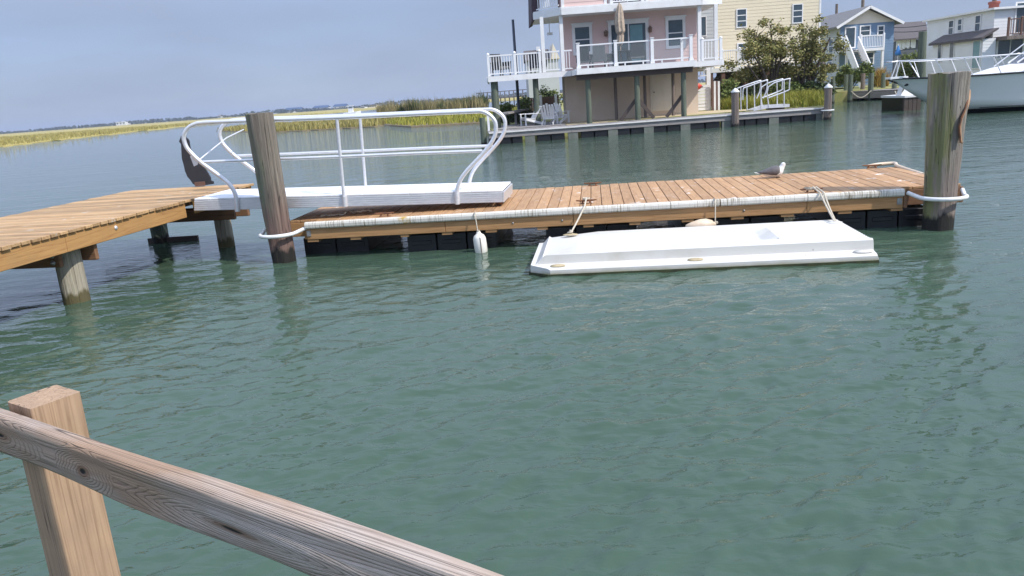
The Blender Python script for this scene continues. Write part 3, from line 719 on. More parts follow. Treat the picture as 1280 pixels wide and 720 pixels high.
# ------------------------------------------------------------------ white raft
p0, p1 = at(688, 346), at(1103, 331); ra = math.atan2((p1-p0).y, (p1-p0).x)*.8
raft = thing('plastic_raft', 'low white moulded plastic raft tied alongside the floating dock', 'raft', (p0.x, p0.y, 0), ra)
RI = ROOT[raft.name].inverted(); RL = (RI @ p1).x
def rz_(x, y):                                             # height of the moulded top, x along, y from the near lip
    W = 1.50; e = min(1, max(0, (x+.22)/.22))
    if y < 0 or x < -.5: return -.1
    h = .0
    prof = [(-.0, -.12), (.0, .075), (.02, .092), (.135, .112), (.15, .120), (.158, .222), (.19, .238), (1.45, .24), (1.50, .2), (1.52, -.12)]
    for (a, b), (c, d) in zip(prof[:-1], prof[1:]):
        if a <= y <= c and c > a: h = b+(d-b)*(y-a)/(c-a); break
    if x < .25 and h > .115: h = .115+(h-.115)*min(1, max(0, (x+.18)/.12)) if x < -.06 else h-.0
    if y > .16 and -.06 <= x < .55: h -= .05*(1-(x+.06)/.61)
    if .30 < x < RL-.95 and .33 < y < 1.25:                # V channel between two ridges
        d = min(1, min(x-.30, (RL-.95-x)*1.4)/.22); m_ = abs(y-.79)
        h -= .055*d*max(0, min(1, (.40-m_)/.035))+.02*d*max(0, min(1, (.2-m_)/.05))
        if .42 < y < .5: h -= .012*(int(x*22) % 2)
    if x > RL-.95 and .27 < y < 1.42: h -= .006*(int(y*26) % 2)
    return h
mb = MB(); xs = [-.24, -.235, -.20, -.18, -.15, -.12, -.09, -.06, -.03]+[i*.023 for i in range(0, int((RL)/.023))]+[RL-.012, RL]
ys = [0, .004, .02, .05, .09, .135, .142, .15, .158, .163, .175, .19, .205, .215, .235, .26]+[.29+i*.0192 for i in range(60)]+[1.45, 1.47, 1.50, 1.515, 1.52]
ys = sorted(set(round(v, 4) for v in ys)); nyy = len(ys); vs = []
for i, x in enumerate(xs):
    endd = 0 if 1 < i < len(xs)-2 else 1
    for y in ys:
        z = rz_(x, y)
        cut = max(0, .14-y)*1.35 if x < .25 else 0
        xx = x
        if x < .22: xx = max(x, -.24+max(0, .15-y)*1.6)      # angled corner
        if i in (0, len(xs)-1): z = min(z, .05)
        if x > RL-.06 and y > .2: xx = x-.02*(z > .12)
        vs.append((xx, y, z))
fs = [(i*nyy+j, (i+1)*nyy+j, (i+1)*nyy+j+1, i*nyy+j+1) for i in range(len(xs)-1) for j in range(nyy-1)]
mb.add(vs, fs, False)
bo = [(v[0], v[1], -.14) for v in vs]
def skirtloop(ix):
    n = len(mb.v); a = [Vector(vs[k]) for k in ix]; b = [Vector((v.x, v.y, -.14)) for v in a]; k = len(a)
    mb.add(a+b, [(j, j+1, k+j+1, k+j) for j in range(k-1)])
skirtloop(list(range(nyy))); skirtloop(list(range((len(xs)-1)*nyy, len(xs)*nyy)))
skirtloop([i*nyy for i in range(len(xs))]); skirtloop([i*nyy+nyy-1 for i in range(len(xs))])
mb.build('hull', M['plastic'], raft, True)
mb = MB(); lx = [(-.25, .16), (-.015, .0), (RL, 0), (RL+.012, 1.5), (-.24, 1.5)]
mb.ext([(a*1.0+(-.012 if a < 0 else .0), b-(.016 if b == 0 else 0), -.03) for a, b in lx], (0, 0, .058)); mb.build('waterline_scum', plain('waterline_algae', (.05, .06, .02), .8, 0, (.02, .022, .012), 8), raft, True)
for px, py, in ((697, 333), (870, 325)):
    c = RI @ at(px, py, .115); MB().lathe([(0, 0), (.055, 0), (.055, .006), (0, .008)], (c.x, .075, .108), 14, Matrix.Rotation(R(16), 3, 'X') @ Matrix.Diagonal((1.6, .6, 1))).build('lashing_pad', M['tan'], raft, True)
c = RI @ at(1086, 318, .12); MB().lathe([(0, 0), (.07, 0), (.07, .006), (0, .01)], (RL-.14, .085, .112), 14, Matrix.Rotation(R(12), 3, 'X') @ Matrix.Diagonal((1.5, .6, 1))).build('lashing_pad', M['plastic'], raft, True)
eyeL = RI @ at(713, 295, .22); eyeR = RI @ at(1043, 279, .23)
for e in (eyeL, eyeR): MB().lathe([(0, 0), (.07, 0), (.07, .01), (.03, .02), (0, .02)], (e.x, min(e.y, 1.38), .233), 14, Matrix.Diagonal((1.4, .7, 1))).build('lashing_eye', M['tan'] if e is eyeL else M['plastic'], raft, True)
# ------------------------------------------------------------------ ropes, fenders, gull
DW = ROOT[dock.name]
def sag(a, b, s, k=8): return [Vector(a).lerp(Vector(b), i/k)+Vector((0, 0, -s*math.sin(math.pi*i/k))) for i in range(k+1)]
def rope(name, label, paths, r=.012):
    mb = MB()
    for p in paths: mb.tube(p, r, 7)
    return tag(mb.build(name, M['rope']), label, 'rope')
RM = ROOT[raft.name]
cl0 = DW @ CL[0]; eL = RM @ Vector((eyeL.x, min(eyeL.y, 1.38), .25)); eR = RM @ Vector((eyeR.x, min(eyeR.y, 1.38), .25))
edge = DW @ Vector((CL[0].x-.02, -.05, DZ+.02))
kn = [eL+Vector((.03*math.cos(i), .02*math.sin(i), .012*i*.4)) for i in range(9)]
rope('mooring_rope', 'pale rope slanting from the left dock cleat down to the raft', [[cl0+Vector((0, 0, .07)), edge]+sag(edge, eL, .01)[1:], kn, [cl0+Vector((.05*math.cos(i*1.3), .03*math.sin(i*1.3), .05+.004*i)) for i in range(8)]])
cl3 = DW @ CL[3]; e3 = DW @ Vector((CL[3].x+.05, -.05, DZ+.02))
rope('mooring_rope', 'doubled pale rope from the dock cleat near the thick pile to the raft', [[cl3+Vector((.02, 0, .07)), e3]+sag(e3, eR, .01)[1:], [cl3+Vector((.06, 0, .07)), e3+Vector((.05, 0, 0))]+sag(e3+Vector((.05, 0, 0)), eR+Vector((.02, .01, 0)), .02)[1:], [cl3+Vector((.10*math.cos(i*1.9), .03*math.sin(i*1.7), .04+.003*i)) for i in range(10)]])
# hanging fender
fx = nx(595); ft = DW @ Vector((fx, -.06, DZ+.01))
fd = thing('boat_fender', 'white sausage fender hanging from the floating dock just above water', 'fender', (ft.x, ft.y-.03, -.09))
c = aty(600.5, 306, ft.y-.07); ti = Matrix.Rotation(R(-4), 3, 'Y')
prof = [(.001, -.20), (.03, -.197), (.045, -.185), (.075, -.15), (.088, -.11), (.09, 0), (.088, .11), (.07, .155), (.04, .18), (.028, .20), (.028, .215), (.001, .217)]
MB().lathe([(r, z*.86) for r, z in prof], c, 20, ti).build('body', M['fender'], fd)
MB().tube([c+Vector((.015, -.088, -.12)), c+Vector((.012, -.093, 0)), c+Vector((.006, -.088, .12))], .006, 6).build('seam', plain('brown_seam', (.2, .15, .1), .7), fd)
tp_ = c+ti @ Vector((0, 0, .18)); MB().tube([ft+Vector((0, .06, .0)), ft+Vector((0, 0, .015)), ft+Vector((0, -.02, -.08)), tp_+Vector((-.01, 0, .02)), tp_], .008, 7).tube([tp_+Vector((.02*math.cos(i*1.5), .02*math.sin(i*1.5), .003*i)) for i in range(9)], .008, 6).build('line', M['rope'], fd)
# yellowed fender lying on the raft's far edge
c = at(882, 280.5, .24); a_ = Vector((.98, -.1, .08)).normalized()
fd2 = thing('boat_fender', 'yellowed flattened fender wedged between the raft and the dock', 'fender', (c.x, c.y+.1, .1))
Mx = Matrix.Rotation(R(88), 3, 'Y')
MB().lathe([(.001, -.22), (.03, -.21), (.06, -.13), (.085, -.02), (.085, .06), (.055, .14), (.03, .16), (.03, .185), (.001, .19)], c+Vector((-.02, .12, -.03)), 16, Mx).build('body', M['oldfender'], fd2)
q = c+Vector((.17, .12, -.02)); e = DW @ Vector((nx(893), -.055, DZ+.012))
MB().tube([e+Vector((0, .07, 0)), e, e+Vector((.0, -.01, -.1)), q+Vector((-.01, 0, .04)), q], .008, 7).tube([q+Vector((.02*math.cos(i*1.5), .02*math.sin(i*1.5), .003*i)) for i in range(9)], .008, 6).build('line', M['rope'], fd2)
g = random.Random(6); bp = at(428, 269.5, DZ); pts = [bp+Vector((-.32+.75*i/22+g.uniform(-.03, .03), g.uniform(-.05, .05), .02+.04*g.random()*(i > 10))) for i in range(23)]
rope('rope_heap', 'loose pale rope lying on the dock boards below the gangway', [arc(pts, 3)], .012)
# gull: sitting, facing right
gb = at(968.5, 222.3, DZ)
def gull(p, s=1.0):
    t = thing('gull', 'white gull with dark grey wings resting on the dock boards', 'bird', tuple(p), R(-8))
    def ell(pts, n=14):
        mb = MB(); vs = []
        for (x, z, ry, rz) in pts:
            for j in range(n):
                a = 2*math.pi*j/n; vs.append((x, ry*math.cos(a), z+rz*math.sin(a)))
        k = len(pts); mb.add(vs, [(i*n+j, i*n+(j+1) % n, (i+1)*n+(j+1) % n, (i+1)*n+j) for i in range(k-1) for j in range(n)]+[tuple(range(n)), tuple(range((k-1)*n, k*n))], True); return mb
    body = ell([(-.235, .085, .006, .004), (-.20, .080, .035, .016), (-.13, .075, .06, .045), (-.05, .08, .076, .066), (.03, .088, .080, .074), (.085, .10, .066, .068), (.115, .108, .04, .045), (.128, .11, .01, .012)])
    body.tube(arc([(.055, 0, .10), (.09, 0, .14), (.112, 0, .175), (.125, 0, .205), (.132, 0, .232)], 3), [.062, .058, .054, .050, .046, .042, .039, .037, .037, .037, .034, .026, .012], 12)
    bo_ = body.build('body', M['gull_white'], t, True)
    rm = bo_.modifiers.new('smooth_body', 'REMESH'); rm.mode = 'VOXEL'; rm.voxel_size = .008; rm.use_smooth_shade = True
    for sg in (-1, 1):
        mb = MB(); sec = [(.06, .11, .072, .058), (.02, .105, .088, .075), (-.05, .10, .086, .068), (-.13, .095, .068, .046), (-.20, .092, .042, .024), (-.265, .086, .012, .008)]
        vs = []
        for (x, z, ry, rz) in sec:
            for j in range(10):
                a = math.pi*(-.28+1.0*j/9*.78); vs.append((x, sg*(ry*math.cos(a)+.008), z+rz*math.sin(a)*1.1+.004))
            for j in range(10):
                a = math.pi*(-.28+1.0*(9-j)/9*.78); vs.append((x, sg*(ry*math.cos(a)*.9), z+rz*math.sin(a)*.95))
        mb.add(vs, [(i*20+j, i*20+(j+1) % 20, i*20+20+(j+1) % 20, i*20+20+j) for i in range(5) for j in range(20)]+[tuple(range(20)), tuple(range(100, 120))], True)
        mb.build('wing', M['gull_grey'], t, True)
    MB().tube([(.155, 0, .208), (.178, 0, .205), (.20, 0, .198)], [.011, .008, .003], 8).build('beak', M['beak'], t, True)
    for sg in (-1, 1):
        MB().lathe([(.001, -.004), (.004, 0), (.001, .004)], (.142, sg*.034, .213), 8, Matrix.Rotation(R(90), 3, 'X')).build('eye', M['beak'], t, True)
        MB().tube([(.02, sg*.025, .03), (.03, sg*.025, .008), (.075, sg*.03, .006)], [.006, .006, .009], 6).build('foot', M['beak'], t, True)
    MB().ext([(-.19, -.028, .072), (-.305, -.03, .094), (-.305, .03, .094), (-.19, .028, .072)], (0, 0, .008)).build('tail', M['gull_white'], t, True)
    t.scale = (s, s, s)
gull(gb, 1.0)

# ------------------------------------------------------------------ foreground railing
RZ = 1.575
ra0, ra1 = at(0, 503, RZ), at(319.4, 609, RZ); rd = (ra1-ra0).normalized()
rrz = math.atan2(rd.y, rd.x)
fr = thing('wooden_railing', 'weathered wooden railing in the near corner, post and worn top rail', 'railing', (ra0.x, ra0.y, 0), rrz)
# own axes: x along the rail, +y away from the viewer
def knotwood(name, col, dark, worn, sc, knots, lines=22, bump=.6):
    mt, nt, bs = newmat(name)
    t = nd(nt, 'ShaderNodeTexCoord'); src = t.outputs['Object']
    mpn = nd(nt, 'ShaderNodeMapping'); mpn.inputs['Scale'].default_value = sc; nt.links.new(src, mpn.inputs[0])
    n1 = noisef(nt, mpn.outputs[0], 1, 2, .5)
    kf = None
    for (kx, ky, kz, sx, sz) in knots:                     # grain bends round the knots
        m2 = nd(nt, 'ShaderNodeMapping'); m2.vector_type = 'POINT'
        m2.inputs['Location'].default_value = (-kx/sx, -ky/sz*.3, -kz/sz); m2.inputs['Scale'].default_value = (1/sx, .3/sz, 1/sz)
        nt.links.new(src, m2.inputs[0]); ln = nd(nt, 'ShaderNodeVectorMath', operation='LENGTH'); nt.links.new(m2.outputs[0], ln.inputs[0])
        d = ln.outputs['Value']; kf = d if kf is None else mathn(nt, 'SMOOTH_MIN', kf, d, .6)
    h = n1
    if kf is not None: h = mathn(nt, 'ADD', n1, mathn(nt, 'MULTIPLY', rng_(nt, kf, 0, 5, 1, 0), .45))
    ln = mathn(nt, 'PINGPONG', mathn(nt, 'MULTIPLY', h, lines), .5); ln = mathn(nt, 'POWER', rng_(nt, ln, 0, .5, 1, 0), 3.5)
    fine = noisef(nt, coords(nt, (sc[0]*1.5, sc[1]*7 if sc[1] > 3 else sc[1]*1.5, sc[2]*7 if sc[2] > 3 else sc[2]*1.5) if sc[0] < 3 else (sc[0]*4, sc[1]*4, sc[2]*1.5)), 1, 5, .7)
    big = noisef(nt, coords(nt, (3, 8, 8)), 1, 4)
    f = mathn(nt, 'ADD', mathn(nt, 'MULTIPLY', ln, .42), mathn(nt, 'MULTIPLY', rng_(nt, fine, .35, .75), .55), clamp=True)
    c = mixc(nt, rng_(nt, big, .35, .65), col, worn); c = mixc(nt, f, c, dark)
    hgt = mathn(nt, 'SUBTRACT', 1, f)
    cks = tuple(v*.3 if v > 3 else v*.35 for v in sc)
    ck = mathn(nt, 'PINGPONG', mathn(nt, 'MULTIPLY', noisef(nt, coords(nt, cks, loc=(2, 7, 4)), 1, 3, .6), 6), .5)
    ck = rng_(nt, ck, .0, .022, 1, 0)
    c = mixc(nt, mathn(nt, 'MULTIPLY', ck, .85), c, (.03, .02, .015)); hgt = mathn(nt, 'SUBTRACT', hgt, ck)
    if kf is not None:
        c = mixc(nt, rng_(nt, kf, .75, 1.5, .75, 0), c, (.20, .10, .05)); c = mixc(nt, rng_(nt, kf, .35, .6, 1, 0), c, (.012, .009, .007))
        hgt = mathn(nt, 'MULTIPLY', hgt, rng_(nt, kf, .3, .7))
    nt.links.new(c, bs.inputs['Base Color']); bs.inputs['Roughness'].default_value = .75
    bumpn(nt, bs, hgt, bump, .008); return mt
k1 = ROOT[fr.name].inverted() @ at(118, 587, RZ-.05); k2 = ROOT[fr.name].inverted() @ at(12, 543, RZ-.04); k3 = ROOT[fr.name].inverted() @ at(330, 690, RZ-.055)
RAILH, RAILT = .080, .036
M['rail'] = knotwood('weathered_rail_wood', (.57, .485, .42), (.15, .10, .075), (.44, .29, .19), (.42, 17, 17), [(k1.x, -RAILT, RZ-.045, .017, .009), (k2.x, -RAILT, RZ-.035, .03, .008), (k1.x+.36, -RAILT, RZ-.05, .05, .006)])
M['post'] = knotwood('tan_post_wood', (.49, .33, .205), (.22, .13, .075), (.40, .27, .175), (34, 34, .8), [], 9, .35)
def worn_beam(x0, x1, y0, y1, z0, z1, nxs, axis='x', amp=.003, seed=0, rnd=.007):
    """beam with softened, uneven arrises"""
    mb = MB(); prof = []
    for cx, cy, a0 in ((y1-rnd, z1-rnd, 0), (y0+rnd, z1-rnd, 90), (y0+rnd, z0+rnd, 180), (y1-rnd, z0+rnd, 270)):
        for k in range(4):
            a = R(a0+30*k); prof.append((cx+math.cos(a)*rnd, cy+math.sin(a)*rnd))
    dense = []
    for i in range(len(prof)):
        a, b = prof[i], prof[(i+1) % len(prof)]; dense.append(a)
        L_ = math.dist(a, b)
        if L_ > .01:
            for k in range(1, 6): dense.append((a[0]+(b[0]-a[0])*k/6, a[1]+(b[1]-a[1])*k/6))
    n = len(dense); vs = []
    for i in range(nxs+1):
        x = x0+(x1-x0)*i/nxs
        for (y, z) in dense:
            dy = mnoise.noise((x*3, y*30+seed, z*30))*amp+mnoise.noise((x*.9, seed, z*8))*amp*1.3
            dz = mnoise.noise((x*3.3+9, y*30, z*30+seed))*amp+mnoise.noise((x*1.2, seed+4, y*8))*amp*1.6
            gr = mnoise.noise((x*2, y*260, z*260+seed))*.0011
            p = (x, y+dy+gr, z+dz+gr) if axis == 'x' else (y+dy+gr, z+dz+gr, x)
            vs.append(p)
    mb.add(vs, [(i*n+j, i*n+(j+1) % n, (i+1)*n+(j+1) % n, (i+1)*n+j) for i in range(nxs) for j in range(n)], True)
    mb.add(vs[:n], [tuple(range(n))]); mb.add(vs[-n:], [tuple(range(n))]); return mb
worn_beam(-.6, 1.15, -RAILT, -.001, RZ-RAILH, RZ, 260, amp=.0055, seed=2, rnd=.010).build('rail', M['rail'], fr, True)
pc = ROOT[fr.name].inverted() @ at(36, 514, RZ+.004); PX1 = pc.x
worn_beam(-1.2, RZ+.006, PX1-.089, PX1, .0, .089, 150, 'z', .002, 7, .006).build('post', M['post'], fr, True)


# ================================================================== the houses across the water
def siding(mb, a, b, z0, z1, out, pitch=.18, proud=.014):
    """lap boards between two ground points, 'out' = outward direction"""
    a, b, o = Vector((a[0], a[1], 0)), Vector((b[0], b[1], 0)), Vector((out[0], out[1], 0)).normalized()
    n = max(1, round((z1-z0)/pitch)); h = (z1-z0)/n
    for i in range(n):
        p, q = Vector((0, 0, z0+i*h)), Vector((0, 0, z0+(i+1)*h+.004 if i < n-1 else z1))
        k = len(mb.v); mb.add([a+p+o*proud, b+p+o*proud, b+q+o*.002, a+q+o*.002, a+p, b+p, b+q, a+q],
                              [(0, 1, 2, 3), (0, 4, 5, 1), (0, 3, 7, 4), (1, 5, 6, 2), (3, 2, 6, 7), (4, 7, 6, 5)])
    return mb
def window(parent, c, wd, h, out=(0, -1), frame='white', glass='glass', trim=.09, rails=1, mull=0, name='window', head=True):
    """c = centre on the wall face"""
    c = Vector(c); o = Vector((out[0], out[1], 0)).normalized(); s_ = Vector((-o.y, o.x, 0)); up = Vector((0, 0, 1))
    Mx = Matrix((s_, o, up)).transposed(); mb = MB(); d = .05
    def bx(x0, x1, z0, z1, dd, off=0): mb.box(c+s_*((x0+x1)/2)+up*((z0+z1)/2)+o*(dd/2+off), (abs(x1-x0), dd, abs(z1-z0)), Mx)
    W, Hh = wd/2, h/2
    bx(-W-trim, -W, -Hh-trim, Hh+trim, d); bx(W, W+trim, -Hh-trim, Hh+trim, d)
    bx(-W, W, Hh, Hh+trim, d); bx(-W, W, -Hh-trim, -Hh, d)
    if head: bx(-W-trim-.05, W+trim+.05, Hh+trim, Hh+trim+.07, d+.05)
    for i in range(rails): z = -Hh+h*(i+1)/(rails+1); bx(-W, W, z-.025, z+.025, .034, .004)
    for i in range(mull): x = -W+wd*(i+1)/(mull+1); bx(x-.03, x+.03, -Hh, Hh, .036, .006)
    f = mb.build(name, M[frame], parent)
    MB().box(c+o*.021, (wd-.002, .012, h-.002), Mx).build('pane', M[glass], f)
    return f
def picket_rail(parent, pts, h, mat='white_vinyl', gap=.13, posts=True, name='railing', top=.07, ph=.12, pick=.035):
    mb = MB()
    for a, b in zip(pts[:-1], pts[1:]):
        a, b = Vector(a), Vector(b); u = Vector((0, 0, 1))
        mb.bar(a+u*h, b+u*h, .07, top); mb.bar(a+u*.1, b+u*.1, .05, .05)
        n = max(2, int((b-a).length/gap))
        for i in range(1, n):
            p = a.lerp(b, i/n); mb.bar(p+u*.12, p+u*(h-.03), pick, pick)
    o = mb.build(name, M[mat], parent)
    if posts:
        for p in pts:
            p = Vector(p); pm = MB().b2((p.x-ph/2, p.y-ph/2, p.z+.002), (p.x+ph/2, p.y+ph/2, p.z+h+.07))
            pm.lathe([(ph*.85, 0), (ph*.85, .03), (.01, .09)], (p.x, p.y, p.z+h+.071), 4, Matrix.Rotation(R(45), 3, 'Z')); pm.build('railing_post', M[mat], parent)
    return o

# ---------- pink house
HY, DYF, DYS = 40.5, 37.2, 39.2                            # facade, front of the projecting deck, front of the side decks
xl, xr = X(704.5, 80, HY), X(871.5, 70, HY)
ph = thing('pink_house', 'pink sided beach house on green posts with white wraparound decks', 'house', ((xl+xr)/2, HY+3, GZ))
D0 = 3.06                                                   # deck level
BZ = 5.66                                                   # underside of the upper balcony
MB().b2((xl, HY-.1, GZ-.1), (xr, HY+1.5, 2.78)).b2((xl+2.0, HY+1.503, GZ-.1), (xr, HY+8.5, 2.78)).build('ground_wall', M['stucco'], ph)
mb = MB().b2((xl, HY+.02, 2.79), (xr, HY+1.5, 8.6)).b2((xl+2.0, HY+1.503, 2.79), (xr, HY+8.5, 8.6)); siding(mb, (xl, HY+.02), (xr, HY+.02), D0+.01, 8.6, (0, -1)); siding(mb, (xl, HY+1.5), (xl, HY+.02), 3.0, 8.6, (-1, 0))
mb.build('siding_wall', M['pink'], ph)
# right wing, set back, grey side
wx0, wx1 = xr+.004, X(893, 40, 43.2)
mb = MB().b2((wx0, 43.3, 2.79), (wx1, HY+8.4, 8.5)); siding(mb, (wx0, 43.3), (wx1, 43.3), D0, 8.5, (0, -1)); mb.build('wing_wall', M['grey_siding'], ph)
window(ph, (X(878.6, 33, 43.28), 43.285, Z(878.6, 33, 43.28)), .30, .95, rails=0, trim=.04, head=False)
# lower decks
dx0, dx1, sx0, sx1 = X(721, 95, DYF), X(869.5, 83, DYF), X(610.5, 105, DYS), X(903.5, 84, DYS)
mb = MB().b2((dx0, DYF, D0-.06), (dx1, HY-.0, D0)).b2((sx0, DYS, D0-.062), (dx0-.003, HY+1.6, D0-.002)).b2((dx1+.003, DYS, D0-.062), (sx1, 43.28, D0-.002)).b2((sx0, HY+1.603, D0-.062), (xl-.03, HY+5, D0-.002))
mb.build('deck_floor', M['grey_wood'], ph)
def fascia(a, b, z0, z1, name='deck_fascia', mat='white', t=.06): return MB().bar((a[0], a[1], (z0+z1)/2), (b[0], b[1], (z0+z1)/2), t, z1-z0).build(name, M[mat], ph)
fascia((dx0, DYF-.03), (dx1, DYF-.03), D0-.27, D0-.01); fascia((sx0, DYS-.03), (dx0-.07, DYS-.03), D0-.27, D0-.012); fascia((dx1+.07, DYS-.03), (sx1, DYS-.03), D0-.27, D0-.012)
fascia((dx0-.03, DYF), (dx0-.03, DYS-.06), D0-.27, D0-.012); fascia((dx1+.03, DYF), (dx1+.03, DYS-.06), D0-.27, D0-.012); fascia((sx0-.03, DYS), (sx0-.03, HY+5), D0-.27, D0-.012); fascia((sx1+.03, DYS), (sx1+.03, 43.2), D0-.27, D0-.012)
MB().b2((X(721, 99, DYF+.3), DYF+.25, D0-.52), (X(866, 88, DYF+.3), DYF+.33, D0-.28)).b2((X(721, 99, DYF+.3), DYF+.46, D0-.52), (X(866, 88, DYF+.3), DYF+.54, D0-.28)).build('deck_girder', M['dark_wood'], ph)
mb = MB(); x = dx0+.3
while x < dx1: mb.b2((x, DYF+.6, D0-.28), (x+.05, HY-.12, D0-.063)); x += .5
mb.build('joist', M['dark_wood'], ph)
def hpost(px, py, Y, ztop, mat='pile_green', r=.13, zb=GZ):
    x = X(px, py, Y); b = pile_mesh((x, Y, zb-.3), (x, Y, ztop), r, r*.95, 14, 6, .01, px); return b.build('support_post', M[mat], ph)
for px, py in ((737, 152), (797.5, 148), (855, 143.5)): hpost(px, py, DYF+.395, D0-.285)
for px, py in ((770.7, 149), (807, 146), (842, 143)): hpost(px, py, 39.3, D0-.064, 'pile_brown', .08)
for px, py in ((620.5, 140), (671.5, 138)): hpost(px, py, DYS+.3, D0-.064, r=.19 if px < 640 else .15)
def brace(p, q): MB().bar(p, q, .06, .16).build('brace', M['dark_wood'], ph)
for px, sgn in ((797.5, 1), (797.5, -1), (855, -1)):
    x = X(px, 145, DYF+.4); brace((x+sgn*.05, DYF+.55, GZ+.95), (x+sgn*.8, DYF+.6, GZ+.02))
# doors and windows
gd = X(826.5, 115, HY-.11); gz = (Z(826.5, 95, HY-.11), Z(826.5, 138.5, HY-.11))
mb = MB().box((gd, HY-.13, (gz[0]+gz[1])/2), (.95, .06, gz[0]-gz[1]))
for i in (-1, 1):
    for z0, z1 in ((.06, .16), (.2, .5), (.56, .94)):
        hh = gz[0]-gz[1]; mb.b2((gd+i*.23-.15, HY-.172, gz[1]+hh*(z0)), (gd+i*.23+.15, HY-.162, gz[1]+hh*z1))
dd = mb.build('garage_door', M['door'], ph); MB().lathe([(.0, -.03), (.04, -.02), (.04, .02), (0, .03)], (gd-.38, HY-.2, gz[1]+.95), 10).build('handle', M['bronze'], dd)
MB().b2((gd-.56, HY-.15, gz[1]), (gd-.48, HY-.101, gz[0]+.09)).b2((gd+.48, HY-.15, gz[1]), (gd+.56, HY-.101, gz[0]+.09)).b2((gd-.477, HY-.15, gz[0]+.003), (gd+.477, HY-.101, gz[0]+.09)).build('door_frame', M['door'], ph)
def wpx(px, py0, py1, w_, **k):
    z0, z1 = Z(px, py1, HY), Z(px, py0, HY); return window(ph, (X(px, (py0+py1)/2, HY), HY+.006, (z0+z1)/2), w_, z1-z0, **k)
wpx(728, 34, 65, .72, trim=.14); wpx(844.3, 25, 57, .72, trim=.14)
sl = window(ph, (X(786, 58, HY), HY+.006, D0+1.05), 1.72, 2.05, trim=.16, rails=0, mull=1, glass='glass', name='sliding_door')
MB().b2((X(787, 50, HY)+.03, HY-.03, D0+.2), (X(804, 50, HY)-.03, HY-.022, D0+2.0)).build('pane', M['teal_glass'], sl)
for px, py in ((757, 42), (812, 37)):
    x, z = X(px, py, HY), Z(px, py, HY)
    MB().lathe([(.02, -.16), (.09, -.12), (.10, .05), (.13, .06), (.04, .15), (.01, .18)], (x, HY-.14, z), 8).bar((x, HY-.01, z+.02), (x, HY-.12, z+.02), .05, .05).build('wall_lantern', M['bronze'], ph)
# lower railings: glass front, pickets at the sides
fp = [X(722, 87, DYF)+.07, X(770.5, 83.5, DYF), X(816, 80, DYF), X(864.5, 76, DYF)]
for x in fp:
    MB().b2((x-.07, DYF+.03, D0+.002), (x+.07, DYF+.17, D0+1.12)).b2((x-.1, DYF+.0, D0+.002), (x+.1, DYF+.2, D0+.10)).b2((x-.09, DYF+.01, D0+1.123), (x+.09, DYF+.19, D0+1.16)).build('railing_post', M['white_vinyl'], ph)
for a, b in zip(fp[:-1], fp[1:]):
    MB().b2((a+.075, DYF+.07, D0+1.0), (b-.075, DYF+.13, D0+1.06)).build('top_rail', M['white_vinyl'], ph)
    mb = MB().b2((a+.075, DYF+.075, D0+.11), (b-.075, DYF+.125, D0+.17))
    for t in (.25, .75): x = a+(b-a)*t; mb.b2((x-.03, DYF+.08, D0+.002), (x+.03, DYF+.12, D0+.11))
    mb.build('bottom_rail', M['white_vinyl'], ph)
def clearglass():
    mt, nt, bs = newmat('clear_railing_glass'); bs.inputs['Base Color'].default_value = (.75, .86, .90, 1); bs.inputs['Roughness'].default_value = .05; bs.inputs['Alpha'].default_value = .06; return mt
M['clear'] = clearglass()
for a, b in zip(fp[:-1], fp[1:]): MB().b2((a+.09, DYF+.093, D0+.172), (b-.09, DYF+.103, D0+.998)).build('glass_panel', M['clear'], ph)
xs2 = fp[-1]; MB().b2((xs2-.012, DYF+.2, D0+.17), (xs2, DYS-.15, D0+1.0)).build('glass_panel', M['clear'], ph)
MB().b2((xs2-.04, DYF+.18, D0+1.003), (xs2+.03, DYS-.1, D0+1.06)).build('railing', M['white_vinyl'], ph)
MB().b2((xs2-.05, DYS-.097, D0+.002), (xs2+.07, DYS+.02, D0+1.1)).build('railing_post', M['white_vinyl'], ph)
picket_rail(ph, [(sx0+.08, DYS+.06, D0), (X(645, 96, DYS), DYS+.06, D0), (X(679, 93, DYS)-.12, DYS+.06, D0)], .95)
picket_rail(ph, [(X(679, 93, DYS)+.1, DYS+.06, D0), (X(703, 91, DYS)-.1, DYS+.06, D0)], .95, posts=False)
picket_rail(ph, [(X(703, 91, DYS)+.1, DYS+.06, D0), (dx0+.02, DYS+.06, D0)], .95, posts=False)
picket_rail(ph, [(sx0+.08, DYS+.3, D0), (sx0+.08, HY+4.9, D0)], .95)
picket_rail(ph, [(X(876, 77, DYS)+.1, DYS+.06, D0), (X(901.5, 75, DYS), DYS+.06, D0)], .95)
for px, py in ((679, 60), (703, 58), (875, 45), (895.5, 40)):
    x = X(px, py, DYS); MB().b2((x-.085, DYS+.03, D0), (x+.085, DYS+.2, BZ)).build('porch_post', M['white'], ph)
# upper balcony with chamfered left corner
cl_ = [(X(702, 26, DYS-.1), DYS-.1), (X(877, 10, DYS-.1), DYS-.1), (X(902, 10, DYS+.2), DYS+.25), (X(902, 10, DYS+.2), 43.2), (X(668, 29, DYS+1.2), 43.6), (X(668, 29, DYS+1.2), DYS+1.3)]
MB().ext([(a, b, BZ+.02) for a, b in cl_], (0, 0, .26)).build('balcony_floor', M['white'], ph)
for i in (0, 1, 5):
    a, b = cl_[i], cl_[(i+1) % 6]
    va, vb = Vector((*a, 0)), Vector((*b, 0)); d = (vb-va).normalized(); o = Vector((d.y, -d.x, 0))*.035
    MB().bar(va+o+Vector((0, 0, BZ+.15)), vb+o+Vector((0, 0, BZ+.15)), .06, .30).build('balcony_fascia', M['white'], ph)
    MB().bar(va-o*1.2+Vector((0, 0, BZ+.335)), vb-o*1.2+Vector((0, 0, BZ+.335)), .16, .06).build('balcony_trim', M['white'], ph)
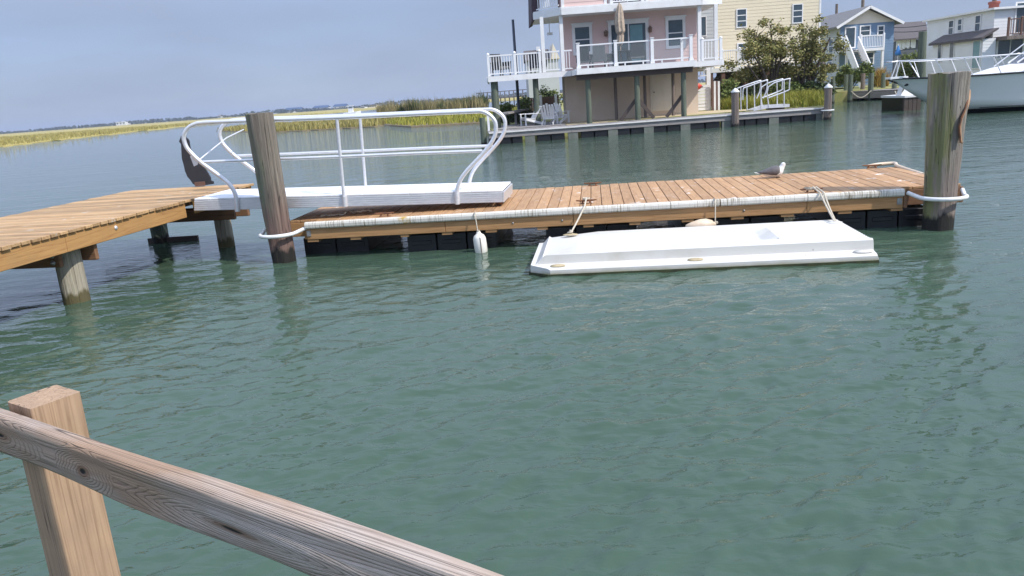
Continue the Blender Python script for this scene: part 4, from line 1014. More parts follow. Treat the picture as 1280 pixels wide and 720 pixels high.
PY = DYS-.02; z0 = BZ+.37
def parapet(pa_, pb_, solid=True):
    xa, xb = X(pa_, 10, PY), X(pb_, 10, PY)
    if solid:
        mb = MB().b2((xa, PY, z0), (xb, PY+.1, z0+1.05)); siding(mb, (xa, PY), (xb, PY), z0, z0+1.05, (0, -1)); mb.build('parapet_panel', M['pink'], ph)
    else: picket_rail(ph, [(xa, PY+.05, z0-.02), (xb, PY+.05, z0-.02)], 1.0, posts=False)
    for x in (xa, xb): MB().b2((x-.07, PY-.03, z0-.03), (x+.07, PY+.13, z0+1.1)).build('parapet_post', M['white'], ph)
parapet(703.5, 757); parapet(764.5, 803.5, False); parapet(809, 873.5)
picket_rail(ph, [(cl_[5][0]+.15, cl_[5][1]+.05, z0), (cl_[0][0]-.1, cl_[0][1]+.1, z0)], 1.0, posts=False)
picket_rail(ph, [(X(877, 5, PY), PY+.08, z0), (X(901, 5, PY)-.05, PY+.35, z0)], 1.0)
window(ph, (X(784, -5, HY), HY+.006, BZ+1.45), 1.6, 2.1, rails=0, mull=1, trim=.15, name='sliding_door')
x0 = X(664, 14, DYS+1.6); x1 = X(675.5, 14, DYS+1.6); zb, zt = Z(665, 27, DYS+1.6), 8.9
MB().ext([(x0, DYS+1.6, zb), (x1-.25, DYS+1.6, zb+.1), (x1, DYS+1.6, zb+.75), (x1, DYS+1.6, zt), (x0+.15, DYS+1.6, zt)], (0, 4, 0)).build('side_roof', M['purple_shingle'], ph)
cx = (xl+xr)/2
MB().add([(xl-1.3, DYS-.3, 8.6), (xr+1.2, DYS-.3, 8.6), (xr+1.2, HY+9, 8.6), (xl-1.3, HY+9, 8.6), (xl+2.2, HY+3, 10.6), (xr-2.2, HY+3, 10.6)], [(0, 1, 5, 4), (2, 3, 4, 5), (1, 2, 5), (3, 0, 4), (3, 2, 1, 0)]).build('roof', M['shingle'], ph)
# porch ceiling light bar
MB().b2((X(684, 42, 41.2), 41.1, Z(684, 44, 41.2)), (X(690.5, 42, 41.2), 41.3, Z(684, 41, 41.2))).b2((X(687, 42, 41.2)-.02, 41.18, Z(684, 41, 41.2)), (X(687, 42, 41.2)+.02, 41.22, BZ+.02)).build('ceiling_lamp', M['white'], ph)

# ---------- deck furniture
def wicker_chair(p, a, label, mat='wicker', scale=1.0, cush=True):
    t = thing('patio_chair', label, 'chair', p, a, 'patio chairs on the pink house deck'); s = scale
    MB().box((0, 0, .36*s), (.62*s, .60*s, .14*s)).build('seat', M['greyfabric' if cush else mat], t, True, bevel=.02)
    MB().bar((0, .27*s, .36*s), (0, .40*s, 1.02*s), .60*s, .07, up=(0, -1, .2)).build('backrest', M[mat], t, True, bevel=.015)
    for sg in (-1, 1):
        MB().b2((sg*.34*s-.04, -.3*s, .58*s), (sg*.34*s+.04, .32*s, .64*s)).b2((sg*.34*s-.025, -.28*s, .30*s), (sg*.34*s+.025, .3*s, .58*s)).build('armrest', M[mat], t, True)
        for y in (-.27, .27): MB().b2((sg*.3*s-.025, y*s-.025, 0), (sg*.3*s+.025, y*s+.025, .30*s)).build('leg', M[mat], t, True)
    return t
def dp(px, Y): return (X(px, 82, Y), Y, D0+.002)
wicker_chair(dp(731.5, 38.5), R(160), 'dark wicker patio chair leftmost behind the glass railing of the pink house')
wicker_chair(dp(749.5, 38.4), R(172), 'light grey slatted patio chair turned away beside the dark wicker chair', 'greyfabric', 1.0, True)
wicker_chair(dp(764, 39.0), R(90), 'dark patio chair just left of the closed beige umbrella')
wicker_chair(dp(796, 38.3), R(180), 'wide dark wicker patio chair in front of the sliding glass door', 'wicker', 1.05)
wicker_chair((X(627, 92, 40.6), 40.6, D0+.0), R(40), 'dark patio chair behind the pickets at the far left deck corner', 'wicker', 1.1)
wicker_chair((X(673, 90, 41.0), 41.0, D0+.0), R(20), 'dark patio chair behind the white pickets beside the porch post', 'wicker', 1.0)
tb = thing('patio_table', 'small dark patio table under the closed beige umbrella', 'table', dp(779, 38.9))
MB().lathe([(.02, .70), (.55, .70), (.56, .715), (.55, .73), (.02, .73)], (0, 0, 0), 24).build('tabletop', M['wicker'], tb, True)
for i in range(4): a = R(45+90*i); MB().bar((.42*math.cos(a), .42*math.sin(a), 0), (.36*math.cos(a), .36*math.sin(a), .70), .04, .04).build('leg', M['wicker'], tb, True)
ub = thing('patio_umbrella', 'closed beige patio umbrella standing on the pink house deck', 'umbrella', dp(776.5, 38.9))
MB().lathe([(.22, .0), (.22, .05), (.04, .08), (.025, .1), (.025, 2.95), (.01, 2.98)], (0, 0, .0), 12).build('pole', M['bronze'], ub, True)
mb = MB(); pr = [(.07, .98), (.15, 1.1), (.14, 1.45), (.12, 1.50), (.19, 1.62), (.20, 2.1), (.16, 2.5), (.09, 2.8), (.045, 2.9)]; vs = []; n = 16
for r, z in pr:
    for j in range(n): a = 2*math.pi*j/n; q = r*(1+.25*(j % 2)); vs.append((q*math.cos(a)+.02*math.sin(z*5), q*math.sin(a), z))
mb.add(vs, [(i*n+j, i*n+(j+1) % n, (i+1)*n+(j+1) % n, (i+1)*n+j) for i in range(len(pr)-1) for j in range(n)]+[tuple(range(n)), tuple(range(len(vs)-n, len(vs)))]); mb.build('canopy', M['umbrella'], ub, True)
MB().lathe([(.15, 1.455), (.165, 1.475), (.15, 1.495)], (.02*math.sin(7.4), 0, 0), 12).build('strap', M['bronze'], ub, True)

# ---------- neighbour's dock
ND = .54
nl, nr_ = at(611, 166, ND), at(1031, 134.4, ND)
nd_ = thing('neighbour_dock', 'long grey weathered dock in front of the pink house, black floats beneath', 'dock', (nl.x, nl.y, 0), math.atan2((nr_-nl).y, (nr_-nl).x))
NI = ROOT[nd_.name].inverted(); NL = (NI @ nr_).x
def nlx(px): return (NI @ at(px, 166-(px-611)*.0752, ND)).x
mb = MB(); x = 0
while x < NL-.1: mb.b2((x, .05, ND-.05), (x+.14, 2.0, ND-.01)); x += .15
mb.build('deck', M['grey_wood'], nd_, True)
cuts = [0, 3.7, 7.6, 11.2, NL]
for a, b in zip(cuts[:-1], cuts[1:]):
    MB().b2((a+.003, -.0, .285), (b-.003, .047, ND-.052)).build('skirt_board', M['grey_wood'], nd_, True)
    MB().b2((a+.003, -.06, ND-.049), (b-.003, .12, ND)).build('edge_cap', M['edge_cap'], nd_, True)
for a, b in ((611, 654), (671, 707), (726, 761), (771, 807), (816, 853), (863, 902), (917, 962), (974, 1023)):
    mb = MB(); xa, xb = nlx(a), nlx(b); n = 3 if b-a > 40 else 2
    for i in range(n): mb.b2((xa+(xb-xa)*i/n, .06, -.3), (xa+(xb-xa)*(i+1)/n-.05, 1.9, .28))
    mb.build('float', M['black'], nd_, True, bevel=.02)
for a in (662, 716, 766, 811, 857, 909, 968, 1027):
    x = nlx(a); MB().b2((x-.22, .02, -.4), (x+.22, .2, .28)).build('pile_board', M['pale_board'], nd_, True)
def capped(px, pt, pb, Y, label, r=.17, mat='pile_brown'):
    xb = X(px, pb, Y); zt = Z(px, pt, Y); t = thing('capped_pile', label, 'pile', (xb, Y, -.6))
    pile_mesh((xb, Y, -.6), (xb, Y, zt-.12), r, r, 20, 8, .008, px).build('shaft', M[mat], t)
    MB().lathe([(r+.02, 0), (r+.025, .04), (.02, .19)], (xb, Y, zt-.119), 20).build('cap', M['white'], t)
    return t
capped(919, 112, 135, nl.y-.0+.35, 'white capped grey pile rising from the middle of the neighbour dock', .165)
tq = capped(1034.5, 106.5, 147, (nr_.y)-.25, 'white capped brown pile at the right end of the neighbour dock', .16)
xb = X(1034.5, 135, nr_.y-.25); MB().tube([Vector((xb+.26*math.cos(a*.4), nr_.y-.25+.26*math.sin(a*.4), .42)) for a in range(17)], .03, 8).build('pile_hoop', M['pvc'], tq)
# left end of the yard: timber floor, bench counter, corner post
tag(MB().b2((-.35, 37.63, GZ-.02), (3.15, 42.2, GZ+.035)).build('patio_floor', M['grey_wood']), kind='structure')
bt = thing('bench_counter', 'long grey wooden counter running back beside the white lawn chairs', 'counter', (X(640, 150, 38.6), 40.5, GZ+.035))
a, b = aty(630, 142.5, 38.4), aty(656, 134.5, 44.5); a.z = b.z = 1.25
MB().bar(a, b, .45, .09).build('counter_top', M['grey_wood'], bt)
for t in (.03, .5, .97): p = a.lerp(b, t); MB().b2((p.x-.06, p.y-.06, GZ+.03 if t < .6 else GZ), (p.x+.06, p.y+.06, 1.204)).build('leg', M['grey_wood'], bt)
cp = thing('corner_post', 'thin white post with a steel foot at the left end of the neighbour dock', 'post', (X(612, 160, 36.5), 36.6, ND-.01))
MB().b2((X(611, 160, 36.5)-.05, 36.55, ND-.01), (X(611, 160, 36.5)+.05, 36.65, 1.55)).build('shaft', M['white'], cp); MB().b2((X(611, 160, 36.5)-.1, 36.5, ND-.008), (X(611, 160, 36.5)+.1, 36.7, ND+.02)).build('foot', M['steel'], cp)
tg = pile_mesh((nl.x-.25, nl.y+.3, -.8), (nl.x-.25, nl.y+.3, 1.2), .13, .13, 14, 8, .01, 3).build('dock_pile', M['pile_green']); tag(tg, 'short green pile at the left corner of the neighbour dock', 'pile')
def adirondack(p, a, label):
    t = thing('lawn_chair', label, 'chair', p, a, 'white lawn chairs under the pink house')
    for i in range(5):
        x = -.24+i*.12; MB().bar((x, .18, .30), (x*1.15, .55, 1.02-.06*abs(i-2)), .10, .022, up=(0, -1, .4)).build('back_slat', M['white'], t, True)
    MB().bar((0, -.32, .40), (0, .22, .28), .56, .03).build('seat', M['white'], t, True)
    for sg in (-1, 1):
        MB().b2((sg*.36-.07, -.40, .56), (sg*.36+.07, .34, .59)).build('armrest', M['white'], t, True)
        MB().b2((sg*.32-.05, -.36, 0), (sg*.32+.05, -.32, .558)).build('leg', M['white'], t, True)
        MB().bar((sg*.27, -.34, .34), (sg*.27, .62, .04), .03, .12).build('leg', M['white'], t, True)
    return t
adirondack((X(662, 150, 39.4), 39.4, GZ+.036), R(-70), 'white lawn chair beside the wooden counter, seen from its side')
adirondack((X(687, 150, 38.75), 38.75, GZ+.036), R(165), 'white lawn chair with its tall back to the water, between two others')
adirondack((X(700, 148, 39.4), 39.4, GZ+.036), R(150), 'white lawn chair closest to the beige garage wall')
# aluminium ramp on the neighbour's dock
YR = 37.4
rp_ = thing('dock_ramp', 'small aluminium ramp with tube handrails on the neighbour dock', 'ramp', (X(960, 134, YR), YR, ND))
for dy in (0, .95):
    for s_ in ([(928.5, 125), (929, 111.5), (934, 108.5), (957.5, 100.3), (958.8, 103), (958.2, 113), (954, 123)], [(961, 134), (960.5, 108.5), (985.5, 98.5), (987, 101), (986.5, 109), (985, 113), (961, 122)]):
        MB().tube(arc([aty(a, b, YR)+Vector((0, dy, -.0)) for a, b in s_], 3), .030, 8).build('handrail', M['alu'], rp_)
    for a, b, c_ in ((933.5, 109, 138), (951, 103, 135), (980, 100.5, 131)): MB().tube([aty(a, b, YR)+Vector((0, dy, 0)), aty(a+.3, c_, YR)+Vector((0, dy, 0))], .028, 8).build('stanchion', M['alu'], rp_)
a, b, c_ = aty(942, 137.5, YR), aty(960, 131.5, YR), aty(987, 130, YR)
MB().ext([a, b, b+Vector((0, 0, -.14)), a+Vector((0, 0, -.05))], (0, 1.0, 0)).ext([b+Vector((.005, 0, 0)), c_, c_+Vector((0, 0, -.14)), b+Vector((.005, 0, -.14))], (0, 1.0, 0)).build('ramp_deck', M['alu'], rp_)
MB().b2((b.x+.2, YR+.1, ND-.02), (c_.x-.2, YR+.9, c_.z-.142)).build('support', M['dark_wood'], rp_)
# yard things right of the pink house
YK = 42.5
kr = thing('slatted_screen', 'white slatted screen and stair rail beside the beige garage wall', 'screen', (X(881, 130, YK), YK, GZ))
mb = MB(); xa, xb = X(872.5, 118, YK), X(888, 118, YK); zt_ = Z(880, 106, YK); z = GZ+.05
while z < zt_: mb.b2((xa, YK, z), (xb, YK+.03, z+.14)); z += .17
mb.build('slats', M['white'], kr)
picket_rail(kr, [(xa, YK+.05, Z(880, 97, YK)), (X(884, 90, YK), YK+.05, Z(880, 97, YK))], .42, posts=False)
x = X(886, 100, YK); MB().b2((x-.11, YK+.03, GZ), (x+.11, YK+.25, Z(886, 84.5, YK))).build('post', M['white'], kr)
ky = thing('kayak', 'red kayak end showing beside the beige garage wall', 'kayak', (X(876, 108, YK-.5), YK-.45, Z(876, 113, YK-.5)))
c = aty(874.5, 108, YK-.5); c.x -= .22; mb = MB(); k = 12; vs = []
for i in range(11):
    t = i/10; r = .24*math.sin(math.pi*(.12+.86*t))**.6
    for j in range(k): a = 2*math.pi*j/k; vs.append(c+Vector((-.55+1.0*t*.9, r*math.cos(a)*.9, r*math.sin(a)*.95)))
mb.add(vs, [(i*k+j, i*k+(j+1) % k, (i+1)*k+(j+1) % k, (i+1)*k+j) for i in range(10) for j in range(k)]+[tuple(range(k)), tuple(range(10*k, 11*k))], True); mb.build('hull', M['red'], ky)
MB().tube([c+Vector((.2, -.24, -.03)), c+Vector((.34, -.2, -.03))], .03, 6).build('grab_handle', M['wicker'], ky)
br = thing('kayak_rack', 'thin metal rack holding the red kayak against the white slats', 'rack', (c.x, YK-.45, GZ))
for dx in (-.35, .15): MB().b2((c.x+dx-.02, YK-.24, GZ-.02), (c.x+dx+.02, YK-.2, c.z-.25)).b2((c.x+dx-.02, YK-.7, c.z-.29), (c.x+dx+.02, YK-.24, c.z-.25)).build('bracket', M['steel'], br)
fp_ = thing('board_fence', 'short fence of brown boards with a white end post right of the slatted screen', 'fence', (X(893, 130, YK), YK, GZ))
for px, mt in ((889.8, 'brown_fence'), (892.3, 'white'), (894.8, 'brown_fence'), (897.3, 'white')):
    x = X(px, 116, YK); MB().b2((x-.055, YK-.2, GZ-.03), (x+.055, YK-.15, Z(px, 101.5, YK))).build('board', M[mt], fp_)
# grass bank, bushes, tree
gb_ = [(X(897, 125, 43), 43), (X(940, 122, 40.6), 40.6), (X(1029, 121, 40), 39.4), (X(1029, 118, 44), 44), (X(899, 114, 46), 46)]
blades('bank_grass', gb_, 9000, .8, .035, M['grass'], GZ, 21, lean=.3)
blades('bank_edge_grass', [(14.0, 38.95), (15.4, 39.2), (16.8, 44), (19.6, 52), (18.6, 52.5), (15.6, 44.5)], 5000, .7, .05, M['grass'], GZ-.1, 23, lean=.35)
bush('green_bush', 'bright green bush beside the white post of the board fence', 'bush', (X(910, 130, 44), 44, GZ), (1.05, .8, 1.6), 2600, .10, M['shrub'], 31)
bush('green_bush', 'olive bush behind the handrails of the aluminium ramp', 'bush', (X(935, 128, 45), 45, GZ), (1.2, .8, 1.25), 2200, .10, M['dkshrub'], 32)
bush('green_bush', 'bright bush under the tree right of the ramp', 'bush', (X(975, 126, 45), 45, GZ), (1.3, .8, 1.35), 2400, .10, M['shrub'], 33)
bush('green_bush', 'low olive bush behind the right end capped pile', 'bush', (X(1019, 122, 45), 45, GZ), (1.3, .8, 1.2), 2200, .10, M['dkshrub'], 34)
tt = thing('bayside_tree', 'spreading tree with thin brownish outer leaves before the cream house', 'tree', (X(975, 125, 46), 46, GZ))
g = random.Random(40); Y = 46; tb_ = Vector((X(966, 122, Y), Y, GZ)); tb2 = Vector((X(1004, 122, Y), Y, GZ))
mb = MB(); blobs = []
tips = [(935, 60), (945, 40), (930, 82), (960, 52), (972, 70), (985, 48), (1000, 62), (1012, 50), (1022, 66), (1028, 80), (1010, 90), (985, 85), (960, 88), (948, 92), (1000, 38), (1030, 48), (965, 30), (1016, 72), (975, 60)]
for i, (px, py) in enumerate(tips):
    p = aty(px, py, Y)+Vector((0, g.uniform(-1.3, 1.3), 0)); b = tb_ if px < 985 else tb2
    mid = b.lerp(p, .5)+Vector((g.uniform(-.2, .2), g.uniform(-.2, .2), .1))
    mb.tube(arc([b+Vector((g.uniform(-.12, .12), g.uniform(-.1, .1), -.2)), mid, p], 4), [.11-.008*k_ for k_ in range(9)], 7)
    up_ = py < 55
    for q in range(4 if up_ else 5):
        blobs.append((p+Vector((g.gauss(0, .45), g.gauss(0, .5), g.gauss(0, .28))), (g.uniform(.2, .45), g.uniform(.25, .5), g.uniform(.15, .34))) if up_ else (p+Vector((g.gauss(0, .5), g.gauss(0, .6), g.gauss(0, .4))), (g.uniform(.35, .75), g.uniform(.4, .8), g.uniform(.25, .5))))
    for q in range(3):
        e = p+Vector((g.gauss(0, .5), g.gauss(0, .5), g.uniform(.1, .7))); mb.tube([p.lerp(mid, .2), e], [.022, .006], 5); blobs.append((e, (.15, .15, .15)))
mb.build('trunk', M['bark'], tt)
mb = MB(); leaves(mb, blobs, 17000, .088, g, .22); mb.build('crown', M['leaf'], tt, clean=False)

# ---------- cream house
CY = 51.0
cx0, cx1 = X(893, 60, CY), X(1023.2, 60, CY)
ch = thing('cream_house', 'tall cream sided house on posts behind the spreading tree', 'house', ((cx0+cx1)/2, CY+4, GZ))
zf = Z(930, 83, CY)
mb = MB().b2((cx0, CY, zf), (cx1, CY+9, 9.6)); siding(mb, (cx0, CY), (cx1, CY), zf, 9.6, (0, -1), .2); mb.build('siding_wall', M['yellow'], ch)
MB().b2((cx1-.02, CY-.03, zf), (cx1+.09, CY+.1, 9.6)).build('corner_board', M['white'], ch)
for px, p0_, p1_, w_ in ((926.8, 12, 33.5, .55), (996.7, 6, 28, .55)):
    z0_, z1_ = Z(px, p1_, CY), Z(px, p0_, CY); window(ch, (X(px, 20, CY), CY-.012, (z0_+z1_)/2), w_, z1_-z0_, rails=2, trim=.06, head=False)
z0_, z1_ = Z(933, 67, CY), Z(933, 54.5, CY)
for px in (927, 938.5): window(ch, (X(px, 60, CY), CY-.012, (z0_+z1_)/2-.2), .45, z1_-z0_+.4, rails=0, trim=.07, head=False)
MB().add([(cx0-.5, CY-.6, 9.6), (cx1+.6, CY-.6, 9.6), (cx1+.6, CY+9.5, 9.6), (cx0-.5, CY+9.5, 9.6), (cx0-.5, CY+4.5, 12.2), (cx1+.6, CY+4.5, 12.2)], [(0, 1, 5, 4), (2, 3, 4, 5), (1, 2, 5), (3, 0, 4), (3, 2, 1, 0)]).build('roof', M['shingle'], ch)
dk0 = X(889, 86, CY-2)
MB().b2((dk0, CY-2, zf-.28), (cx1-1.2, CY-.03, zf-.02)).build('deck_floor', M['white'], ch)
picket_rail(ch, [(dk0+.1, CY-1.9, zf-.02), (X(903, 84, CY-2), CY-1.9, zf-.02), (X(925, 83, CY-2), CY-1.9, zf-.02), (X(960, 80, CY-2), CY-1.9, zf-.02), (cx1-1.4, CY-1.9, zf-.02)], 1.0)
for px in (889, 904, 920, 933, 960, 985, 1012): x = X(px, 100, CY-1.9); MB().b2((x-.11, CY-1.95, GZ), (x+.11, CY-1.73, zf-.285)).build('support_post', M['brown_fence'], ch)
MB().b2((cx0+1, CY+3, GZ), (cx1, CY+3.2, zf-.03)).build('lower_wall', M['dark_wood'], ch)
x0, x1 = X(971, 105, CY-.5), X(986, 105, CY-.5)
for i in range(5): MB().b2((x0+(x1-x0)*i/5, CY-.55, GZ), (x0+(x1-x0)*(i+1)/5-.02, CY-.5, zf-.4)).build('lower_board', M['cap'], ch)
for i in range(5): a = X(989+i*3.2, 105, CY-.5); MB().b2((a, CY-.55, GZ), (a+.15, CY-.5, zf-.5)).build('lower_board', M['grey_wood'], ch)
mb = MB(); a, b = aty(893, 110, CY-.9), aty(905, 91, CY-.9); mb.bar(a, b, .06, .22); mb.bar(a+Vector((0, .9, 0)), b+Vector((0, .9, 0)), .06, .22)
for i in range(7): p = a.lerp(b, (i+.5)/7); mb.box(p+Vector((0, .45, .02)), (.26, .84, .04))
mb.build('stairs', M['dark_wood'], ch)
pl2 = pile_mesh((X(1028, 125, 50), 50, GZ-.3), (X(1028, 78, 50), 50, Z(1028, 78, 50)), .15, .14, 12, 6, .01, 4).build('brown_pole', M['pile_brown']); tag(pl2, 'brown pole standing right of the tree before the blue house', 'pole')

# ---------- blue house
BY = 68.0
bx0, bx1 = X(1050, 60, BY), X(1116.5, 60, BY); ez = Z(1085, 29, BY); pkz = Z(1085, 9.5, BY); bxm = X(1084, 20, BY); DB = 13
bh = thing('blue_house', 'small blue house with cream gable, white balcony and white outside stairs', 'house', ((bx0+bx1)/2, BY+5, .8))
mb = MB().b2((bx0, BY, .75), (bx1, BY+DB, ez)); siding(mb, (bx0, BY), (bx1, BY), .8, ez, (0, -1), .22, .02); mb.build('siding_wall', M['blue'], bh)
mb = MB().b2((bx0-.05, BY+.03, .75), (bx0-.002, BY+DB, ez)); siding(mb, (bx0-.05, BY+DB), (bx0-.05, BY+.03), .8, ez, (-1, 0), .22); mb.build('side_wall', M['grey_siding'], bh)
mb = MB(); mb.ext([(bx0, BY-.03, ez), (bx1, BY-.03, ez), (bxm, BY-.03, pkz-.12)], (0, .3, 0)); mb.build('gable', M['cream'], bh)
ov = .55
for s_, xa in ((-1, bx0-ov), (1, bx1+ov)):
    e = ez-.25
    MB().ext([(xa, BY-ov, e), (bxm, BY-ov, pkz), (bxm, BY-ov, pkz+.14), (xa, BY-ov, e+.14)], (0, DB+2*ov, 0)).build('roof', M['shingle'], bh)
    MB().bar((xa, BY-ov-.02, e+.02), (bxm, BY-ov-.02, pkz+.02), .04, .2).build('bargeboard', M['white'], bh)
for px, w_, p0_, p1_, nm in ((1062.5, .75, 35, 59, 'door'), (1081, .75, 33, 44, 'window'), (1100.5, .42, 33, 43.5, 'window'), (1088, .55, 66, 79, 'window')):
    z0_, z1_ = Z(px, p1_, BY), Z(px, p0_, BY); window(bh, (X(px, 45, BY), BY-.022, (z0_+z1_)/2), w_, z1_-z0_, trim=.1, rails=1 if nm == 'window' else 0, head=False, name=nm)
for k_ in range(3): window(bh, (bx0-.072, BY+1.6+3.0*k_, ez-1.6), .8, 1.2, out=(-1, 0), trim=.09, head=False)
for zz in (Z(1062, 75, BY),): window(bh, (bx0-.072, BY+1.8, zz), 1.0, 1.3, out=(-1, 0), trim=.1, head=False)
fz = Z(1090, 60, BY-1.3)
MB().b2((X(1052, 60, BY-1.3), BY-1.4, fz-.22), (X(1105, 57, BY-1.3), BY-.03, fz)).build('balcony_floor', M['white'], bh)
picket_rail(bh, [(X(1076, 58, BY-1.3), BY-1.32, fz), (X(1104.5, 56, BY-1.3), BY-1.32, fz)], 1.0)
picket_rail(bh, [(X(1051, 58, BY-1.3), BY-1.32, fz), (X(1057, 58, BY-1.3), BY-1.32, fz)], 1.0)
for px in (1058.5, 1103): x = X(px, 75, BY-1.3); MB().b2((x-.09, BY-1.35, .8), (x+.09, BY-1.17, fz-.222)).build('support_post', M['white'], bh)
sa, sb = (aty(1058.5, 45, BY-1.5), aty(1076, 90, BY-6)), (aty(1073, 44, BY-1.5), aty(1093, 92, BY-6))
for p, q in (sa, sb):
    p = Vector(p); q = Vector((q.x, q.y, .8+.95)); p.z = fz+.95
    mb = MB(); mb.bar(p, q, .08, .14); mb.bar(p-Vector((0, 0, .95)), q-Vector((0, 0, .95)), .08, .28); mb.bar(p-Vector((0, 0, .47)), q-Vector((0, 0, .47)), .04, .66); mb.bar(q-Vector((0, 0, 1.0)), q+Vector((0, 0, .1)), .13, .13)
    mb.build('stair_rail', M['white'], bh)
a0, a1 = Vector((sa[0].x, sa[0].y, fz)), Vector((sa[1].x, sa[1].y, .8)); b0_, b1_ = Vector((sb[0].x, sb[0].y, fz)), Vector((sb[1].x, sb[1].y, .8))
mb = MB()
for i in range(13):
    t = (i+.5)/13; mb.bar(a0.lerp(a1, t)+Vector((.05, 0, 0)), b0_.lerp(b1_, t)-Vector((.05, 0, 0)), .28, .05)
mb.build('stair_treads', M['grey_wood'], bh)
# masts behind roofs
def pole(px, p0_, p1_, Y, r, label, mat='steel', name='utility_pole', zb=None):
    b = aty(px, p1_, Y); t = aty(px-.0, p0_, Y); b.x = t.x
    if zb is not None: b.z = zb
    o = MB().tube([b, b.lerp(t, .5), t], [r, r*.92, r*.8], 10).build(name, M[mat]); tag(o, label, 'pole'); return o
pole(1046, 5, 40, 82, .16, 'dark pole rising behind the roof of the blue house', 'pile_brown', zb=.5)
pole(1079, -8, 10, 95, .22, 'taller dark pole behind the peak of the blue gable', 'pile_brown', zb=.5)
p_ = pole(641, 24.5, 128, 44, .09, 'slim grey metal pole left of the pink house', 'pole', zb=GZ)
# blue umbrella and flowering plants on the far bulkhead
u2 = thing('garden_umbrella', 'closed blue umbrella beside the blue house', 'umbrella', (X(1122, 76, 64), 64, .8))
c = aty(1122, 76, 64); c.z = .8; zt_ = Z(1122, 57, 64)
MB().tube([c, Vector((c.x, c.y, zt_+.1))], .03, 8).build('pole', M['white'], u2); MB().lathe([(.12, 2.2), (.24, 2.3), (.20, zt_-.8-.5), (.04, zt_-.8)], c, 12).build('canopy', M['bluecloth'], u2)
bush('flax_plant', 'orange ornamental grass clump at the foot of the white stairs', 'plant', (X(1099, 95, 60), 60, .8), (.5, .5, .6), 200, .1, M['flax'], 51, 3)
blades('orange_grass', [(X(1093, 95, 60), 59.4), (X(1107, 95, 60), 59.4), (X(1107, 95, 60), 60.6), (X(1093, 95, 60), 60.6)], 500, 1.5, .06, M['flax'], .8, 22, lean=.25)
bush('green_bush', 'large bright shrub left of the white outside stairs', 'bush', (X(1064, 108, 58.2), 58.2, .8), (1.5, .9, 1.9), 3400, .11, M['shrub'], 52)
bush('green_bush', 'bright yellow green bush behind the tall mooring post', 'bush', (X(1139, 82, 66), 66, .8), (1.7, .8, 2.6), 2000, .13, M['shrub'], 53)

# ---------- far bulkhead dock with piles
KD = .66
ka, kb = at(1035, 115.5, KD), at(1150, 110.5, KD)
kd = thing('bulkhead_dock', 'low grey dock along the bank before the blue house', 'dock', (ka.x, ka.y, 0), math.atan2((kb-ka).y, (kb-ka).x))
KL = (kb-ka).length
mb = MB(); x = 0
while x < KL: mb.b2((x, 0, KD-.06), (x+.16, 2.2, KD)); x += .17
mb.build('deck', M['grey_wood'], kd, True)
MB().b2((0, -.06, KD-.5), (KL, -.003, KD-.08)).build('skirt_board', M['grey_wood'], kd, True)
MB().b2((0, 1.9, -.5), (KL, 2.15, KD-.063)).build('bulkhead', M['dark_wood'], kd, True)
for i in range(7): MB().b2((.4+i*KL/7, .1, -.6), (.7+i*KL/7, .4, KD-.064)).build('pile', M['pile_green'], kd, True)
KR = ROOT[kd.name]
for i, (px, pt, lab, r, mt) in enumerate(((1041, 95.5, 'short green pile at the left end of the far bulkhead dock', .15, 'pile_green'), (1057.5, 93.5, 'green pile with one pale side behind the shrub on the bulkhead dock', .15, 'pile_green'), (1063, 93.5, 'green pile in front of the large shrub', .17, 'pile_green'), (1078.5, 92, 'brown green pile directly before the white stairs', .16, 'pile_brown'), (1088.7, 91.5, 'tallest front green pile at the foot of the white stairs', .18, 'pile_green'), (1104, 91.5, 'green pile beside the orange ornamental grass', .16, 'pile_green'), (1118, 104, 'low green pile beside the bow of the white boat', .17, 'pile_green'))):
    Y = 54.2 if i in (0, 2, 4, 6) else 57.3
    x = X(px, 105, Y); o = pile_mesh((x, Y, -.7), (x, Y, Z(px, pt, Y)), r, r*.95, 14, 8, .01, i).build('mooring_post', M[mt]); tag(o, lab, 'pile', 'green piles of the far bulkhead dock')
o = pile_mesh((X(1153, 95, 47), 47, -.7), (X(1153.5, 39.5, 47), 47, Z(1153.5, 39.5, 47)), .24, .22, 18, 12, .012, 3).build('mooring_post', M['pile_green']); tag(o, 'very tall green mooring post behind the bow of the white boat', 'pile')
mb = MB()
for a, b in ((1064, 1089), (1089, 1117)):
    p, q = aty(a, 114, 54.0), aty(b, 113, 54.0); mb.tube(sag(p, q, .45, 10), .03, 6)
tag(mb.build('dock_rope', M['rope']), 'slack dark rope looping along the face of the far bulkhead dock', 'rope')
fl = thing('small_float', 'small white topped float dock with dark sides under the boat bow', 'dock', (X(1141, 130, 42), 42, 0), R(-6))
c = at(1141, 138, 0)
MB().b2((c.x-.42, c.y, .62), (c.x+.42, c.y+2.4, .72)).build('deck', M['white'], fl); 
for i in range(4): MB().b2((c.x-.40+i*.205, c.y+.05, -.3), (c.x-.40+i*.205+.185, c.y+.2, .615)).build('side_plank', M['dark_wood'], fl)
MB().b2((c.x-.4, c.y+.2, -.3), (c.x+.4, c.y+2.3, .6)).build('float', M['black'], fl)
MB().ext([(c.x-.3, c.y+.6, .722), (c.x+.3, c.y+.6, .722), (c.x+.1, c.y+.6, 1.25), (c.x-.12, c.y+.6, 1.25)], (0, .5, 0)).build('step_box', M['white'], fl)

